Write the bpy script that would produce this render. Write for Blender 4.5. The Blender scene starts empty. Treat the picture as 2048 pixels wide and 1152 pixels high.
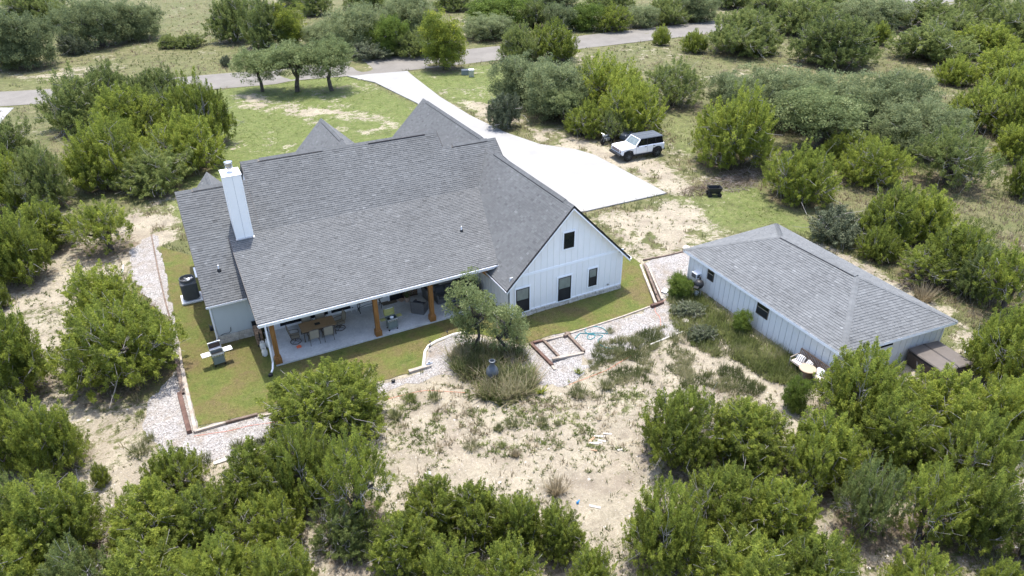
import bpy, bmesh, math, random
import numpy as np
from mathutils import Vector, Matrix
from mathutils.geometry import delaunay_2d_cdt
random.seed(7)
RNG = np.random.default_rng(7)
SC = bpy.context.scene
COL = SC.collection

# ---------------------------------------------------------------- camera, sky, sun
F_PX, PITCH, ROLL, YAW = 1409.472, math.radians(30.544), math.radians(0.281), math.radians(27.511)
CAM = np.array([-23.825, -30.957, 23.014])
_f = np.array([math.sin(YAW)*math.cos(PITCH), math.cos(YAW)*math.cos(PITCH), -math.sin(PITCH)])
_r0 = np.array([math.cos(YAW), -math.sin(YAW), 0.0]); _u0 = np.cross(_r0, _f)
_r = math.cos(ROLL)*_r0 - math.sin(ROLL)*_u0; _u = math.sin(ROLL)*_r0 + math.cos(ROLL)*_u0
cam = bpy.data.cameras.new('camera'); camo = bpy.data.objects.new('camera', cam); COL.objects.link(camo)
cam.sensor_width = 36.0; cam.lens = 36.0*F_PX/2048; cam.clip_start = 0.1; cam.clip_end = 6000
camo.matrix_world = Matrix(((_r[0], _u[0], -_f[0], CAM[0]), (_r[1], _u[1], -_f[1], CAM[1]), (_r[2], _u[2], -_f[2], CAM[2]), (0, 0, 0, 1)))
SC.camera = camo
SUN_EL, SUN_AZ = math.radians(76), math.radians(66)       # azimuth counted from +x towards +y
W = bpy.data.worlds.new('World'); SC.world = W; W.use_nodes = True
sky = W.node_tree.nodes.new('ShaderNodeTexSky'); sky.sky_type = 'NISHITA'; sky.sun_disc = False
sky.sun_elevation = SUN_EL; sky.sun_rotation = math.pi/2 - SUN_AZ
sky.dust_density = 2.0; sky.air_density = 0.8; sky.ozone_density = 0.4
bg = W.node_tree.nodes['Background']; bg.inputs[1].default_value = 0.15
W.node_tree.links.new(sky.outputs[0], bg.inputs[0])
sl = bpy.data.lights.new('sun', 'SUN'); so = bpy.data.objects.new('sun', sl); COL.objects.link(so)
sl.energy = 2.0; sl.angle = math.radians(0.6); sl.color = (1.0, 0.955, 0.885)
_sd = Vector((math.cos(SUN_EL)*math.cos(SUN_AZ), math.cos(SUN_EL)*math.sin(SUN_AZ), math.sin(SUN_EL)))
so.rotation_euler = _sd.to_track_quat('Z', 'Y').to_euler()
SC.view_settings.view_transform = 'Standard'; SC.view_settings.look = 'None'
SC.view_settings.exposure = 1.76; SC.view_settings.gamma = 1.0
SC.view_settings.use_curve_mapping = False
SC.cycles.max_bounces = 6; SC.cycles.diffuse_bounces = 4; SC.cycles.transparent_max_bounces = 4

# ---------------------------------------------------------------- terrain and pixel -> place helpers
def sm(t): t = np.clip(t, 0, 1); return t*t*(3-2*t)
def gz(x, y):
    return 0.28*sm((np.asarray(x)+9.0)/3.0) + 0.27*sm(np.asarray(x)/4.0)
def ray(px, py):
    return _f + (px-1024)/F_PX*_r + (576-py)/F_PX*_u
def G(px, py, dz=0.0):
    """the point on the ground (raised by dz) that the photograph shows at full-size pixel px, py"""
    d = ray(px, py); z = 0.0
    for _ in range(12):
        p = CAM + d*((z-CAM[2])/d[2]); z = float(gz(p[0], p[1]))+dz
    return p
def Z(px, py, z):
    d = ray(px, py); return CAM + d*((z-CAM[2])/d[2])
def YP(px, py, y):
    d = ray(px, py); return CAM + d*((y-CAM[1])/d[1])
def XP(px, py, x):
    d = ray(px, py); return CAM + d*((x-CAM[0])/d[0])
def proj(p):
    d = np.asarray(p, float)-CAM; c = d@_f
    return np.array([1024+F_PX*(d@_r)/c, 576-F_PX*(d@_u)/c])

def _hash(i, j, s):
    v = np.sin(i*127.1+j*311.7+s*74.7)*43758.5453
    return v-np.floor(v)
def vnoise(x, y, s=0):
    i = np.floor(x); j = np.floor(y); u = x-i; v = y-j; u = u*u*(3-2*u); v = v*v*(3-2*v)
    return (_hash(i, j, s)*(1-u)+_hash(i+1, j, s)*u)*(1-v)+(_hash(i, j+1, s)*(1-u)+_hash(i+1, j+1, s)*u)*v
def fbm(x, y, s=0, o=4):
    a = 0; w = 0.5; t = 0
    for k in range(o):
        a = a+w*vnoise(x*2**k, y*2**k, s+k); t += w; w *= 0.5
    return a/t
def sdist(x, y, poly):
    """signed distance to a polygon, positive inside"""
    P = np.array(poly)[:, :2]; n = len(P); d = np.full(np.shape(x), 1e9); ins = np.zeros(np.shape(x), bool)
    for k in range(n):
        a = P[k]; b = P[(k+1) % n]; e = b-a
        t = np.clip(((x-a[0])*e[0]+(y-a[1])*e[1])/(e@e+1e-12), 0, 1)
        d = np.minimum(d, np.hypot(x-a[0]-t*e[0], y-a[1]-t*e[1]))
        c = ((a[1] <= y) & (b[1] > y)) | ((b[1] <= y) & (a[1] > y))
        xx = a[0]+(y-a[1])/(e[1] if abs(e[1]) > 1e-12 else 1e-12)*e[0]
        ins ^= c & (x < xx)
    return np.where(ins, d, -d)

# ---------------------------------------------------------------- materials
def mat(name, col, rough=0.8, metal=0.0, spec=0.3, var=0.0, vscale=4.0, bump=0.0, bscale=60.0, col2=None, coat=0.0, stretch=None):
    m = bpy.data.materials.new(name); m.use_nodes = True; nt = m.node_tree; N = nt.nodes; L = nt.links
    b = N['Principled BSDF']; b.inputs['Roughness'].default_value = rough; b.inputs['Metallic'].default_value = metal
    b.inputs['Specular IOR Level'].default_value = spec; b.inputs['Coat Weight'].default_value = coat
    b.inputs['Base Color'].default_value = (*col, 1)
    tc = N.new('ShaderNodeTexCoord'); src = tc.outputs['Object']
    if stretch:
        mp = N.new('ShaderNodeMapping'); mp.inputs['Scale'].default_value = stretch; L.new(src, mp.inputs[0]); src = mp.outputs[0]
    if var or col2:
        n = N.new('ShaderNodeTexNoise'); n.inputs['Scale'].default_value = vscale; n.inputs['Detail'].default_value = 5; n.inputs['Roughness'].default_value = 0.65
        L.new(src, n.inputs['Vector'])
        r = N.new('ShaderNodeValToRGB'); r.color_ramp.elements[0].position = 0.3; r.color_ramp.elements[1].position = 0.7
        c2 = col2 or tuple(c*(1+var) for c in col)
        r.color_ramp.elements[0].color = (*[c*(1-var) for c in col], 1); r.color_ramp.elements[1].color = (*c2, 1)
        L.new(n.outputs['Fac'], r.inputs[0]); L.new(r.outputs[0], b.inputs['Base Color'])
    if bump:
        n2 = N.new('ShaderNodeTexNoise'); n2.inputs['Scale'].default_value = bscale; n2.inputs['Detail'].default_value = 4
        L.new(src, n2.inputs['Vector'])
        bp = N.new('ShaderNodeBump'); bp.inputs['Strength'].default_value = bump; bp.inputs['Distance'].default_value = 0.02
        L.new(n2.outputs['Fac'], bp.inputs['Height']); L.new(bp.outputs[0], b.inputs['Normal'])
    return m
class NB:
    """small node helper"""
    def __init__(s, name):
        s.m = bpy.data.materials.new(name); s.m.use_nodes = True; s.N = s.m.node_tree.nodes; s.L = s.m.node_tree.links
        s.b = s.N['Principled BSDF']; s.tc = s.N.new('ShaderNodeTexCoord').outputs['Object']
    def noise(s, scale, detail=4, rough=0.6, vec=None):
        n = s.N.new('ShaderNodeTexNoise'); n.inputs['Scale'].default_value = scale; n.inputs['Detail'].default_value = detail
        n.inputs['Roughness'].default_value = rough; s.L.new(vec or s.tc, n.inputs['Vector']); return n.outputs['Fac']
    def voro(s, scale, out='Color'):
        n = s.N.new('ShaderNodeTexVoronoi'); n.inputs['Scale'].default_value = scale; s.L.new(s.tc, n.inputs['Vector']); return n.outputs[out]
    def math(s, op, a, b=None, clamp=False):
        n = s.N.new('ShaderNodeMath'); n.operation = op; n.use_clamp = clamp
        for k, v in enumerate((a, b)):
            if v is None: continue
            if isinstance(v, (int, float)): n.inputs[k].default_value = v
            else: s.L.new(v, n.inputs[k])
        return n.outputs[0]
    def ramp(s, fac, stops):
        r = s.N.new('ShaderNodeValToRGB'); e = r.color_ramp.elements
        while len(e) < len(stops): e.new(0.5)
        for k, (p, c) in enumerate(stops):
            e[k].position = p; e[k].color = (*c, 1) if isinstance(c, tuple) else (c, c, c, 1)
        s.L.new(fac, r.inputs[0]); return r.outputs[0]
    def mix(s, fac, a, b, blend='MIX'):
        n = s.N.new('ShaderNodeMix'); n.data_type = 'RGBA'; n.blend_type = blend
        for k, v in ((0, fac), (6, a), (7, b)):
            if isinstance(v, (int, float)): n.inputs[k].default_value = v
            elif isinstance(v, tuple): n.inputs[k].default_value = (*v, 1)
            else: s.L.new(v, n.inputs[k])
        return n.outputs[2]
    def attr(s, name, out='Fac'):
        n = s.N.new('ShaderNodeAttribute'); n.attribute_name = name; return n.outputs[out]
    def bump(s, h, strength=0.5, dist=0.03):
        n = s.N.new('ShaderNodeBump'); n.inputs['Strength'].default_value = strength; n.inputs['Distance'].default_value = dist
        s.L.new(h, n.inputs['Height']); s.L.new(n.outputs[0], s.b.inputs['Normal'])
    def done(s, col, rough=0.9, spec=0.15):
        if not isinstance(col, tuple): s.L.new(col, s.b.inputs['Base Color'])
        else: s.b.inputs['Base Color'].default_value = (*col, 1)
        s.b.inputs['Roughness'].default_value = rough; s.b.inputs['Specular IOR Level'].default_value = spec
        return s.m

M = {}
# ground: attribute "zone" = (dirt, lush grass, leaf litter)
n = NB('ground_mix')
zc = n.attr('zone', 'Color'); sep = n.N.new('ShaderNodeSeparateColor'); n.L.new(zc, sep.inputs[0])
big = n.noise(0.18, 5, 0.6); mid = n.noise(1.3, 6, 0.7); fine = n.noise(7.0, 6, 0.75); vfine = n.noise(26, 3, 0.7)
meadow = n.ramp(mid, [(0.28, (0.072, 0.080, 0.032)), (0.45, (0.114, 0.116, 0.050)), (0.58, (0.155, 0.142, 0.074)), (0.75, (0.22, 0.190, 0.120))])
meadow = n.mix(n.ramp(big, [(0.4, 0.0), (0.62, 0.6)]), meadow, (0.092, 0.106, 0.038))
lush = n.ramp(n.noise(2.6, 6, 0.75), [(0.3, (0.070, 0.098, 0.026)), (0.45, (0.106, 0.134, 0.038)), (0.6, (0.142, 0.156, 0.058)), (0.78, (0.24, 0.215, 0.13))])
dirt = n.ramp(fine, [(0.25, (0.185, 0.157, 0.112)), (0.42, (0.292, 0.256, 0.188)), (0.6, (0.360, 0.323, 0.246)), (0.8, (0.45, 0.415, 0.340))])
dirt = n.mix(n.ramp(n.noise(0.5, 5, 0.7), [(0.42, 0.0), (0.66, 0.7)]), dirt, (0.205, 0.170, 0.132))
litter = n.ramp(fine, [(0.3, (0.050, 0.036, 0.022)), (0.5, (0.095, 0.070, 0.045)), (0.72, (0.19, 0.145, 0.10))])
def edge(w, nz, soft):   # weight pushed by noise so that borders come out ragged
    a = n.math('ADD', w, n.math('MULTIPLY', n.math('SUBTRACT', nz, 0.5), 3.4))
    return n.ramp(a, [(0.5-soft, 0.0), (0.5+soft, 1.0)])
e_n = n.math('ADD', n.math('MULTIPLY', mid, 0.45), n.math('ADD', n.math('MULTIPLY', n.noise(3.2, 5, 0.7), 0.35), n.math('MULTIPLY', fine, 0.20)))
c = n.mix(edge(sep.outputs[1], e_n, 0.16), meadow, lush)
c = n.mix(edge(sep.outputs[0], e_n, 0.11), c, dirt)
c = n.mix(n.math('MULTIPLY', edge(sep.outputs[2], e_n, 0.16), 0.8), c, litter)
c = n.mix(1.0, c, n.ramp(vfine, [(0.25, 0.62), (0.5, 1.0), (0.8, 1.25)]), 'MULTIPLY')
c = n.mix(1.0, c, n.ramp(n.noise(0.7, 5, 0.75), [(0.3, 0.76), (0.5, 1.0), (0.7, 1.14)]), 'MULTIPLY')
n.bump(n.math('ADD', fine, n.math('MULTIPLY', vfine, 0.6)), 0.9, 0.07)
M['ground'] = n.done(c)
n = NB('lawn_grass')
mid = n.noise(0.55, 5, 0.65); fine = n.noise(5, 6, 0.85); vf = n.noise(34, 3, 0.8)
c = n.ramp(mid, [(0.30, (0.085, 0.112, 0.028)), (0.43, (0.118, 0.134, 0.035)), (0.54, (0.136, 0.124, 0.044)), (0.70, (0.142, 0.106, 0.056))])
c = n.mix(n.ramp(n.noise(1.6, 6, 0.8), [(0.54, 0.0), (0.72, 0.65)]), c, (0.175, 0.135, 0.075))
c = n.mix(1.0, c, n.ramp(fine, [(0.25, 0.58), (0.5, 1.0), (0.8, 1.38)]), 'MULTIPLY')
c = n.mix(1.0, c, n.ramp(vf, [(0.25, 0.6), (0.5, 1.0), (0.8, 1.35)]), 'MULTIPLY')
n.bump(n.math('ADD', fine, vf), 0.9, 0.05)
M['lawn'] = n.done(c)
n = NB('limestone_gravel')
v = n.voro(17, 'Color'); sp = n.N.new('ShaderNodeSeparateColor'); n.L.new(v, sp.inputs[0])
c = n.ramp(sp.outputs[0], [(0.0, (0.16, 0.147, 0.135)), (0.25, (0.265, 0.250, 0.236)), (0.6, (0.320, 0.304, 0.290)), (1.0, (0.39, 0.377, 0.365))])
c = n.mix(n.ramp(n.noise(0.9, 5, 0.7), [(0.46, 0.0), (0.70, 0.8)]), c, (0.235, 0.195, 0.150))
c = n.mix(1.0, c, n.ramp(n.noise(9, 4, 0.7), [(0.3, 0.78), (0.6, 1.08)]), 'MULTIPLY')
n.bump(n.voro(17, 'Distance'), 1.0, 0.05)
M['gravel'] = n.done(c)
n = NB('concrete_drive')
c = n.ramp(n.noise(0.5, 6, 0.6), [(0.3, (0.255, 0.252, 0.242)), (0.7, (0.30, 0.297, 0.287))])
c = n.mix(n.ramp(n.noise(3, 6, 0.75), [(0.55, 0.0), (0.8, 0.35)]), c, (0.225, 0.216, 0.196))
M['drive'] = n.done(c, 0.85)
n = NB('asphalt_chip_seal')
c = n.ramp(n.noise(0.4, 6, 0.7), [(0.3, (0.150, 0.140, 0.124)), (0.7, (0.205, 0.192, 0.172))])
c = n.mix(1.0, c, n.ramp(n.noise(12, 4, 0.8), [(0.3, 0.8), (0.7, 1.15)]), 'MULTIPLY')
M['road'] = n.done(c)
n = NB('stamped_patio')
c = n.ramp(n.noise(0.9, 6, 0.7), [(0.3, (0.40, 0.40, 0.395)), (0.5, (0.52, 0.52, 0.51)), (0.75, (0.64, 0.635, 0.62))])
c = n.mix(1.0, c, n.ramp(n.noise(9, 4, 0.7), [(0.3, 0.85), (0.7, 1.1)]), 'MULTIPLY')
n.bump(n.noise(7, 5), 0.4, 0.02)
M['patio'] = n.done(c, 0.7)
def shingle_mat(name, base):
    n = NB(name); t = n.attr('tint')
    c = n.ramp(t, [(0.0, tuple(x*0.55 for x in base)), (0.30, tuple(x*0.86 for x in base)), (0.7, tuple(x*1.12 for x in base)), (1.0, tuple(x*1.65 for x in base))])
    c = n.mix(1.0, c, n.ramp(n.noise(26, 4, 0.8), [(0.25, 0.86), (0.5, 1.0), (0.8, 1.15)]), 'MULTIPLY')
    c = n.mix(1.0, c, n.ramp(n.noise(0.35, 4, 0.6), [(0.3, 0.90), (0.7, 1.08)]), 'MULTIPLY')
    n.bump(n.noise(40, 3), 0.5, 0.01)
    return n.done(c, 0.92, 0.2)
M['shingle'] = shingle_mat('grey_asphalt_shingle', (0.123, 0.127, 0.128))
M['shingle2'] = shingle_mat('light_grey_asphalt_shingle', (0.145, 0.151, 0.153))
def siding_mat(name, base):
    n = NB(name)
    c = n.mix(n.ramp(n.noise(1.2, 6, 0.7), [(0.4, 0.0), (0.8, 0.35)]), base, tuple(x*0.82 for x in base))
    c = n.mix(n.ramp(n.noise(14, 4, 0.7), [(0.5, 0.0), (0.8, 0.25)]), c, tuple(x*0.9 for x in base))
    return n.done(c, 0.6, 0.3)
M['siding'] = siding_mat('white_painted_siding', (0.85, 0.83, 0.795))
M['siding_dull'] = siding_mat('darker_pale_siding', (0.50, 0.53, 0.525))  # left wing: darker grey green base colour than the white siding
M['shed_siding'] = siding_mat('shed_siding', (0.72, 0.715, 0.695))
M['groove'] = mat('siding_backing', (0.20, 0.21, 0.22), var=0.1)
M['trim'] = mat('white_trim_paint', (0.88, 0.88, 0.88), 0.45, var=0.03, vscale=3)
M['gutter'] = mat('white_gutter_metal', (0.86, 0.86, 0.88), 0.35, var=0.03)
M['drip'] = mat('dark_drip_edge', (0.05, 0.045, 0.045), 0.5, var=0.1)
M['stone'] = mat('limestone_block', (0.46, 0.41, 0.34), 0.9, var=0.2, vscale=5, bump=0.5, bscale=12, col2=(0.66, 0.61, 0.53))
M['mortar'] = mat('pale_mortar', (0.42, 0.38, 0.33), 0.95, var=0.1)
M['black'] = mat('black_window_frame', (0.015, 0.015, 0.017), 0.4, var=0.1)
M['glass'] = mat('dark_window_glass', (0.012, 0.015, 0.016), 0.06, spec=0.6, var=0.2, vscale=1.2)
M['glass_pale'] = mat('window_glass_painted_reflection', (0.19, 0.215, 0.195), 0.12, spec=0.6, var=0.18, vscale=2.5)  # upper sash glass; its pale reflection is put into the base colour
M['screen'] = mat('dark_insect_screen', (0.022, 0.024, 0.027), 0.5, var=0.15, vscale=3)
M['cedar'] = mat('stained_cedar', (0.22, 0.095, 0.028), 0.55, var=0.3, vscale=3.0, col2=(0.36, 0.175, 0.055), stretch=(9, 9, 0.6), bump=0.3)
M['tie'] = mat('weathered_timber', (0.105, 0.072, 0.055), 0.95, var=0.35, vscale=2.5, col2=(0.25, 0.195, 0.155), bump=0.8, bscale=25)
M['tie_pale'] = mat('bleached_timber', (0.30, 0.25, 0.20), 0.95, var=0.25, vscale=2.5, col2=(0.47, 0.42, 0.36), bump=0.8, bscale=25)
M['tie_red'] = mat('red_brown_timber', (0.085, 0.048, 0.038), 0.9, var=0.3, vscale=2.5, col2=(0.15, 0.092, 0.072), bump=0.6, bscale=25)
M['curb'] = mat('pale_stone_edging', (0.60, 0.57, 0.51), 0.9, var=0.12, vscale=3)
M['bark'] = mat('tree_bark', (0.055, 0.043, 0.034), 0.95, var=0.3, vscale=5, col2=(0.13, 0.11, 0.092), bump=0.8, bscale=14)
M['twig'] = mat('bleached_dead_twig', (0.27, 0.25, 0.235), 0.95, var=0.25, vscale=3, col2=(0.50, 0.47, 0.445))
M['steel'] = mat('stainless_steel', (0.55, 0.56, 0.58), 0.28, metal=1.0, var=0.05)
M['steel_dull'] = mat('galvanised_metal', (0.48, 0.50, 0.53), 0.4, metal=0.8, var=0.1)
M['grill_grey'] = mat('grey_green_enamel', (0.17, 0.20, 0.19), 0.4, var=0.1)
M['grill_olive'] = mat('olive_enamel', (0.36, 0.35, 0.13), 0.35, var=0.12)
M['dark'] = mat('dark_metal', (0.022, 0.023, 0.025), 0.45, var=0.2)
M['darkgrey'] = mat('dark_grey_plastic', (0.105, 0.108, 0.110), 0.5, var=0.15)
M['white'] = mat('white_enamel', (0.82, 0.82, 0.82), 0.35, var=0.04)
M['propane'] = mat('propane_cylinder_paint', (0.68, 0.66, 0.60), 0.4, var=0.1)
M['blue'] = mat('blue_plastic', (0.03, 0.20, 0.50), 0.4, var=0.1)
M['wicker'] = mat('grey_wicker', (0.13, 0.125, 0.12), 0.8, var=0.25, vscale=20, bump=0.8, bscale=50)
M['cushion'] = mat('charcoal_cushion', (0.075, 0.075, 0.082), 0.95, var=0.12, vscale=10)
M['sling'] = mat('tan_sling_fabric', (0.33, 0.29, 0.22), 0.9, var=0.08, vscale=20)
M['bronze'] = mat('bronze_frame', (0.10, 0.08, 0.062), 0.5, var=0.15)
M['tabletop'] = mat('tan_tile_table_top', (0.30, 0.195, 0.105), 0.5, var=0.12, vscale=6)
M['mat_brown'] = mat('brown_door_mat', (0.14, 0.115, 0.085), 0.95, var=0.25, vscale=14)
M['terracotta'] = mat('pale_terracotta', (0.50, 0.38, 0.29), 0.85, var=0.12)
M['log'] = mat('cut_firewood', (0.16, 0.10, 0.065), 0.9, var=0.35, vscale=9, col2=(0.40, 0.28, 0.18))
M['iron'] = mat('grey_cast_iron', (0.10, 0.115, 0.13), 0.5, metal=0.3, var=0.25, vscale=5)
M['hose'] = mat('teal_garden_hose', (0.045, 0.19, 0.21), 0.5, var=0.15)
M['orange'] = mat('orange_cord', (0.75, 0.16, 0.07), 0.6, var=0.1)
M['spa'] = mat('brown_spa_cover', (0.115, 0.100, 0.088), 0.65, var=0.12, vscale=2, bump=0.2, bscale=40)
M['spa_side'] = mat('dark_brown_spa_side', (0.075, 0.058, 0.048), 0.7, var=0.2)
M['bench_wood'] = mat('weathered_brown_bench_slat', (0.15, 0.09, 0.055), 0.85, var=0.3, vscale=6, col2=(0.30, 0.20, 0.13))
n = NB('striped_pillow'); wv = n.N.new('ShaderNodeTexWave'); wv.inputs['Scale'].default_value = 3.2; n.L.new(n.tc, wv.inputs['Vector'])
M['stripe'] = n.done(n.ramp(wv.outputs['Fac'], [(0.62, (0.68, 0.66, 0.63)), (0.72, (0.12, 0.12, 0.13))]), 0.95)
M['cream'] = mat('cream_cushion_fabric', (0.64, 0.56, 0.50), 0.95, var=0.08)
M['rust'] = mat('rusty_brown_metal', (0.085, 0.055, 0.042), 0.85, var=0.35, vscale=4)
M['plank'] = mat('pale_cut_board', (0.42, 0.39, 0.35), 0.85, var=0.1)
M['plank_tan'] = mat('tan_cut_board', (0.45, 0.29, 0.19), 0.85, var=0.15)
M['rock'] = mat('pale_limestone_rock', (0.36, 0.33, 0.295), 0.9, var=0.2, vscale=6, col2=(0.52, 0.49, 0.455), bump=0.5, bscale=10)
M['carpaint'] = mat('white_car_paint', (0.80, 0.80, 0.82), 0.22, spec=0.5, coat=0.6, var=0.02)
M['carroof'] = mat('dark_grey_hard_top', (0.075, 0.088, 0.105), 0.5, var=0.08)
M['carblack'] = mat('black_car_trim', (0.022, 0.022, 0.024), 0.6, var=0.15)
M['carglass'] = mat('tinted_car_glass', (0.010, 0.011, 0.013), 0.04, spec=0.7, var=0.1)
M['windshield'] = mat('windscreen_glass', (0.14, 0.17, 0.165), 0.05, spec=0.7, var=0.3, vscale=2)
M['tyre'] = mat('tyre_rubber', (0.020, 0.019, 0.018), 0.85, var=0.3, vscale=10)
M['lamp'] = mat('headlamp_glass', (0.55, 0.56, 0.58), 0.1, spec=0.8, var=0.1)
M['redbrown'] = mat('dark_bronze_grille', (0.10, 0.055, 0.05), 0.45, var=0.15)

def leaf_mat(name, c_dark, c_mid, c_light, transl=0.25):
    m = bpy.data.materials.new(name); m.use_nodes = True; N = m.node_tree.nodes; L = m.node_tree.links
    b = N['Principled BSDF']; b.inputs['Roughness'].default_value = 0.75; b.inputs['Specular IOR Level'].default_value = 0.2
    at = N.new('ShaderNodeAttribute'); at.attribute_name = 'tint'
    oi = N.new('ShaderNodeObjectInfo')
    ad = N.new('ShaderNodeMath'); ad.operation = 'MULTIPLY_ADD'; ad.inputs[1].default_value = 0.34; 
    L.new(oi.outputs['Random'], ad.inputs[0]); L.new(at.outputs['Fac'], ad.inputs[2])
    su = N.new('ShaderNodeMath'); su.operation = 'SUBTRACT'; su.inputs[1].default_value = 0.17; su.use_clamp = True
    L.new(ad.outputs[0], su.inputs[0])
    r = N.new('ShaderNodeValToRGB'); e = r.color_ramp.elements; e.new(0.5)
    for k, (p, c) in enumerate(((0.08, c_dark), (0.5, c_mid), (0.95, c_light))): e[k].position = p; e[k].color = (*c, 1)
    L.new(su.outputs[0], r.inputs[0]); L.new(r.outputs[0], b.inputs['Base Color'])
    t = N.new('ShaderNodeBsdfTranslucent'); L.new(r.outputs[0], t.inputs['Color'])
    mx = N.new('ShaderNodeMixShader'); mx.inputs[0].default_value = transl
    L.new(b.outputs[0], mx.inputs[1]); L.new(t.outputs[0], mx.inputs[2]); L.new(mx.outputs[0], N['Material Output'].inputs['Surface'])
    return m
M['juniper'] = leaf_mat('juniper_foliage', (0.122, 0.150, 0.038), (0.238, 0.286, 0.052), (0.385, 0.425, 0.076), 0.54)
M['juniper_dull'] = leaf_mat('dull_juniper_foliage', (0.105, 0.134, 0.046), (0.188, 0.232, 0.072), (0.295, 0.330, 0.105), 0.50)
M['oak'] = leaf_mat('live_oak_foliage', (0.098, 0.124, 0.058), (0.182, 0.218, 0.100), (0.290, 0.325, 0.155), 0.48)
M['oak_lawn'] = leaf_mat('lawn_oak_foliage', (0.105, 0.135, 0.055), (0.205, 0.250, 0.100), (0.33, 0.37, 0.17), 0.48)
M['yellow'] = leaf_mat('yellow_green_foliage', (0.11, 0.15, 0.03), (0.24, 0.28, 0.045), (0.44, 0.45, 0.06), 0.45)
M['fresh'] = leaf_mat('fresh_green_foliage', (0.070, 0.105, 0.022), (0.145, 0.205, 0.040), (0.24, 0.30, 0.06), 0.45)
M['sage'] = leaf_mat('grey_green_shrub', (0.075, 0.090, 0.050), (0.13, 0.15, 0.085), (0.21, 0.23, 0.14), 0.2)
M['grass'] = leaf_mat('tall_grass', (0.090, 0.108, 0.040), (0.172, 0.186, 0.076), (0.32, 0.30, 0.17), 0.45)
M['grass_dry'] = leaf_mat('dry_grass', (0.17, 0.135, 0.085), (0.29, 0.24, 0.15), (0.42, 0.36, 0.25), 0.4)
M['grass_green'] = leaf_mat('short_green_grass', (0.115, 0.145, 0.040), (0.195, 0.230, 0.070), (0.29, 0.31, 0.12), 0.48)
M['needle'] = leaf_mat('fallen_twigs', (0.08, 0.055, 0.04), (0.16, 0.12, 0.09), (0.30, 0.26, 0.22), 0.0)

# ---------------------------------------------------------------- object helpers
def link(name, me, parent=None, loc=None):
    o = bpy.data.objects.new(name, me); COL.objects.link(o)
    if parent: o.parent = parent
    if loc is not None: o.location = loc
    return o
def tag(o, label=None, cat=None, group=None, kind=None):
    if label: o['label'] = label
    if cat: o['category'] = cat
    if group: o['group'] = group
    if kind: o['kind'] = kind
    return o
def thing(name, label, cat, loc=(0, 0, 0), rz=0.0, group=None, scale=None):
    o = link(name, None, None, loc); o.rotation_euler = (0, 0, rz); o.empty_display_size = 0.2
    if scale is not None: o.scale = scale
    return tag(o, label, cat, group)
def gloc(px, py, dz=0.0): p = G(px, py, dz); return (float(p[0]), float(p[1]), float(p[2]))
def copy_tree(o, parent=None):
    c = o.copy(); COL.objects.link(c); c.parent = parent
    for ch in o.children: copy_tree(ch, c)
    return c

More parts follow.
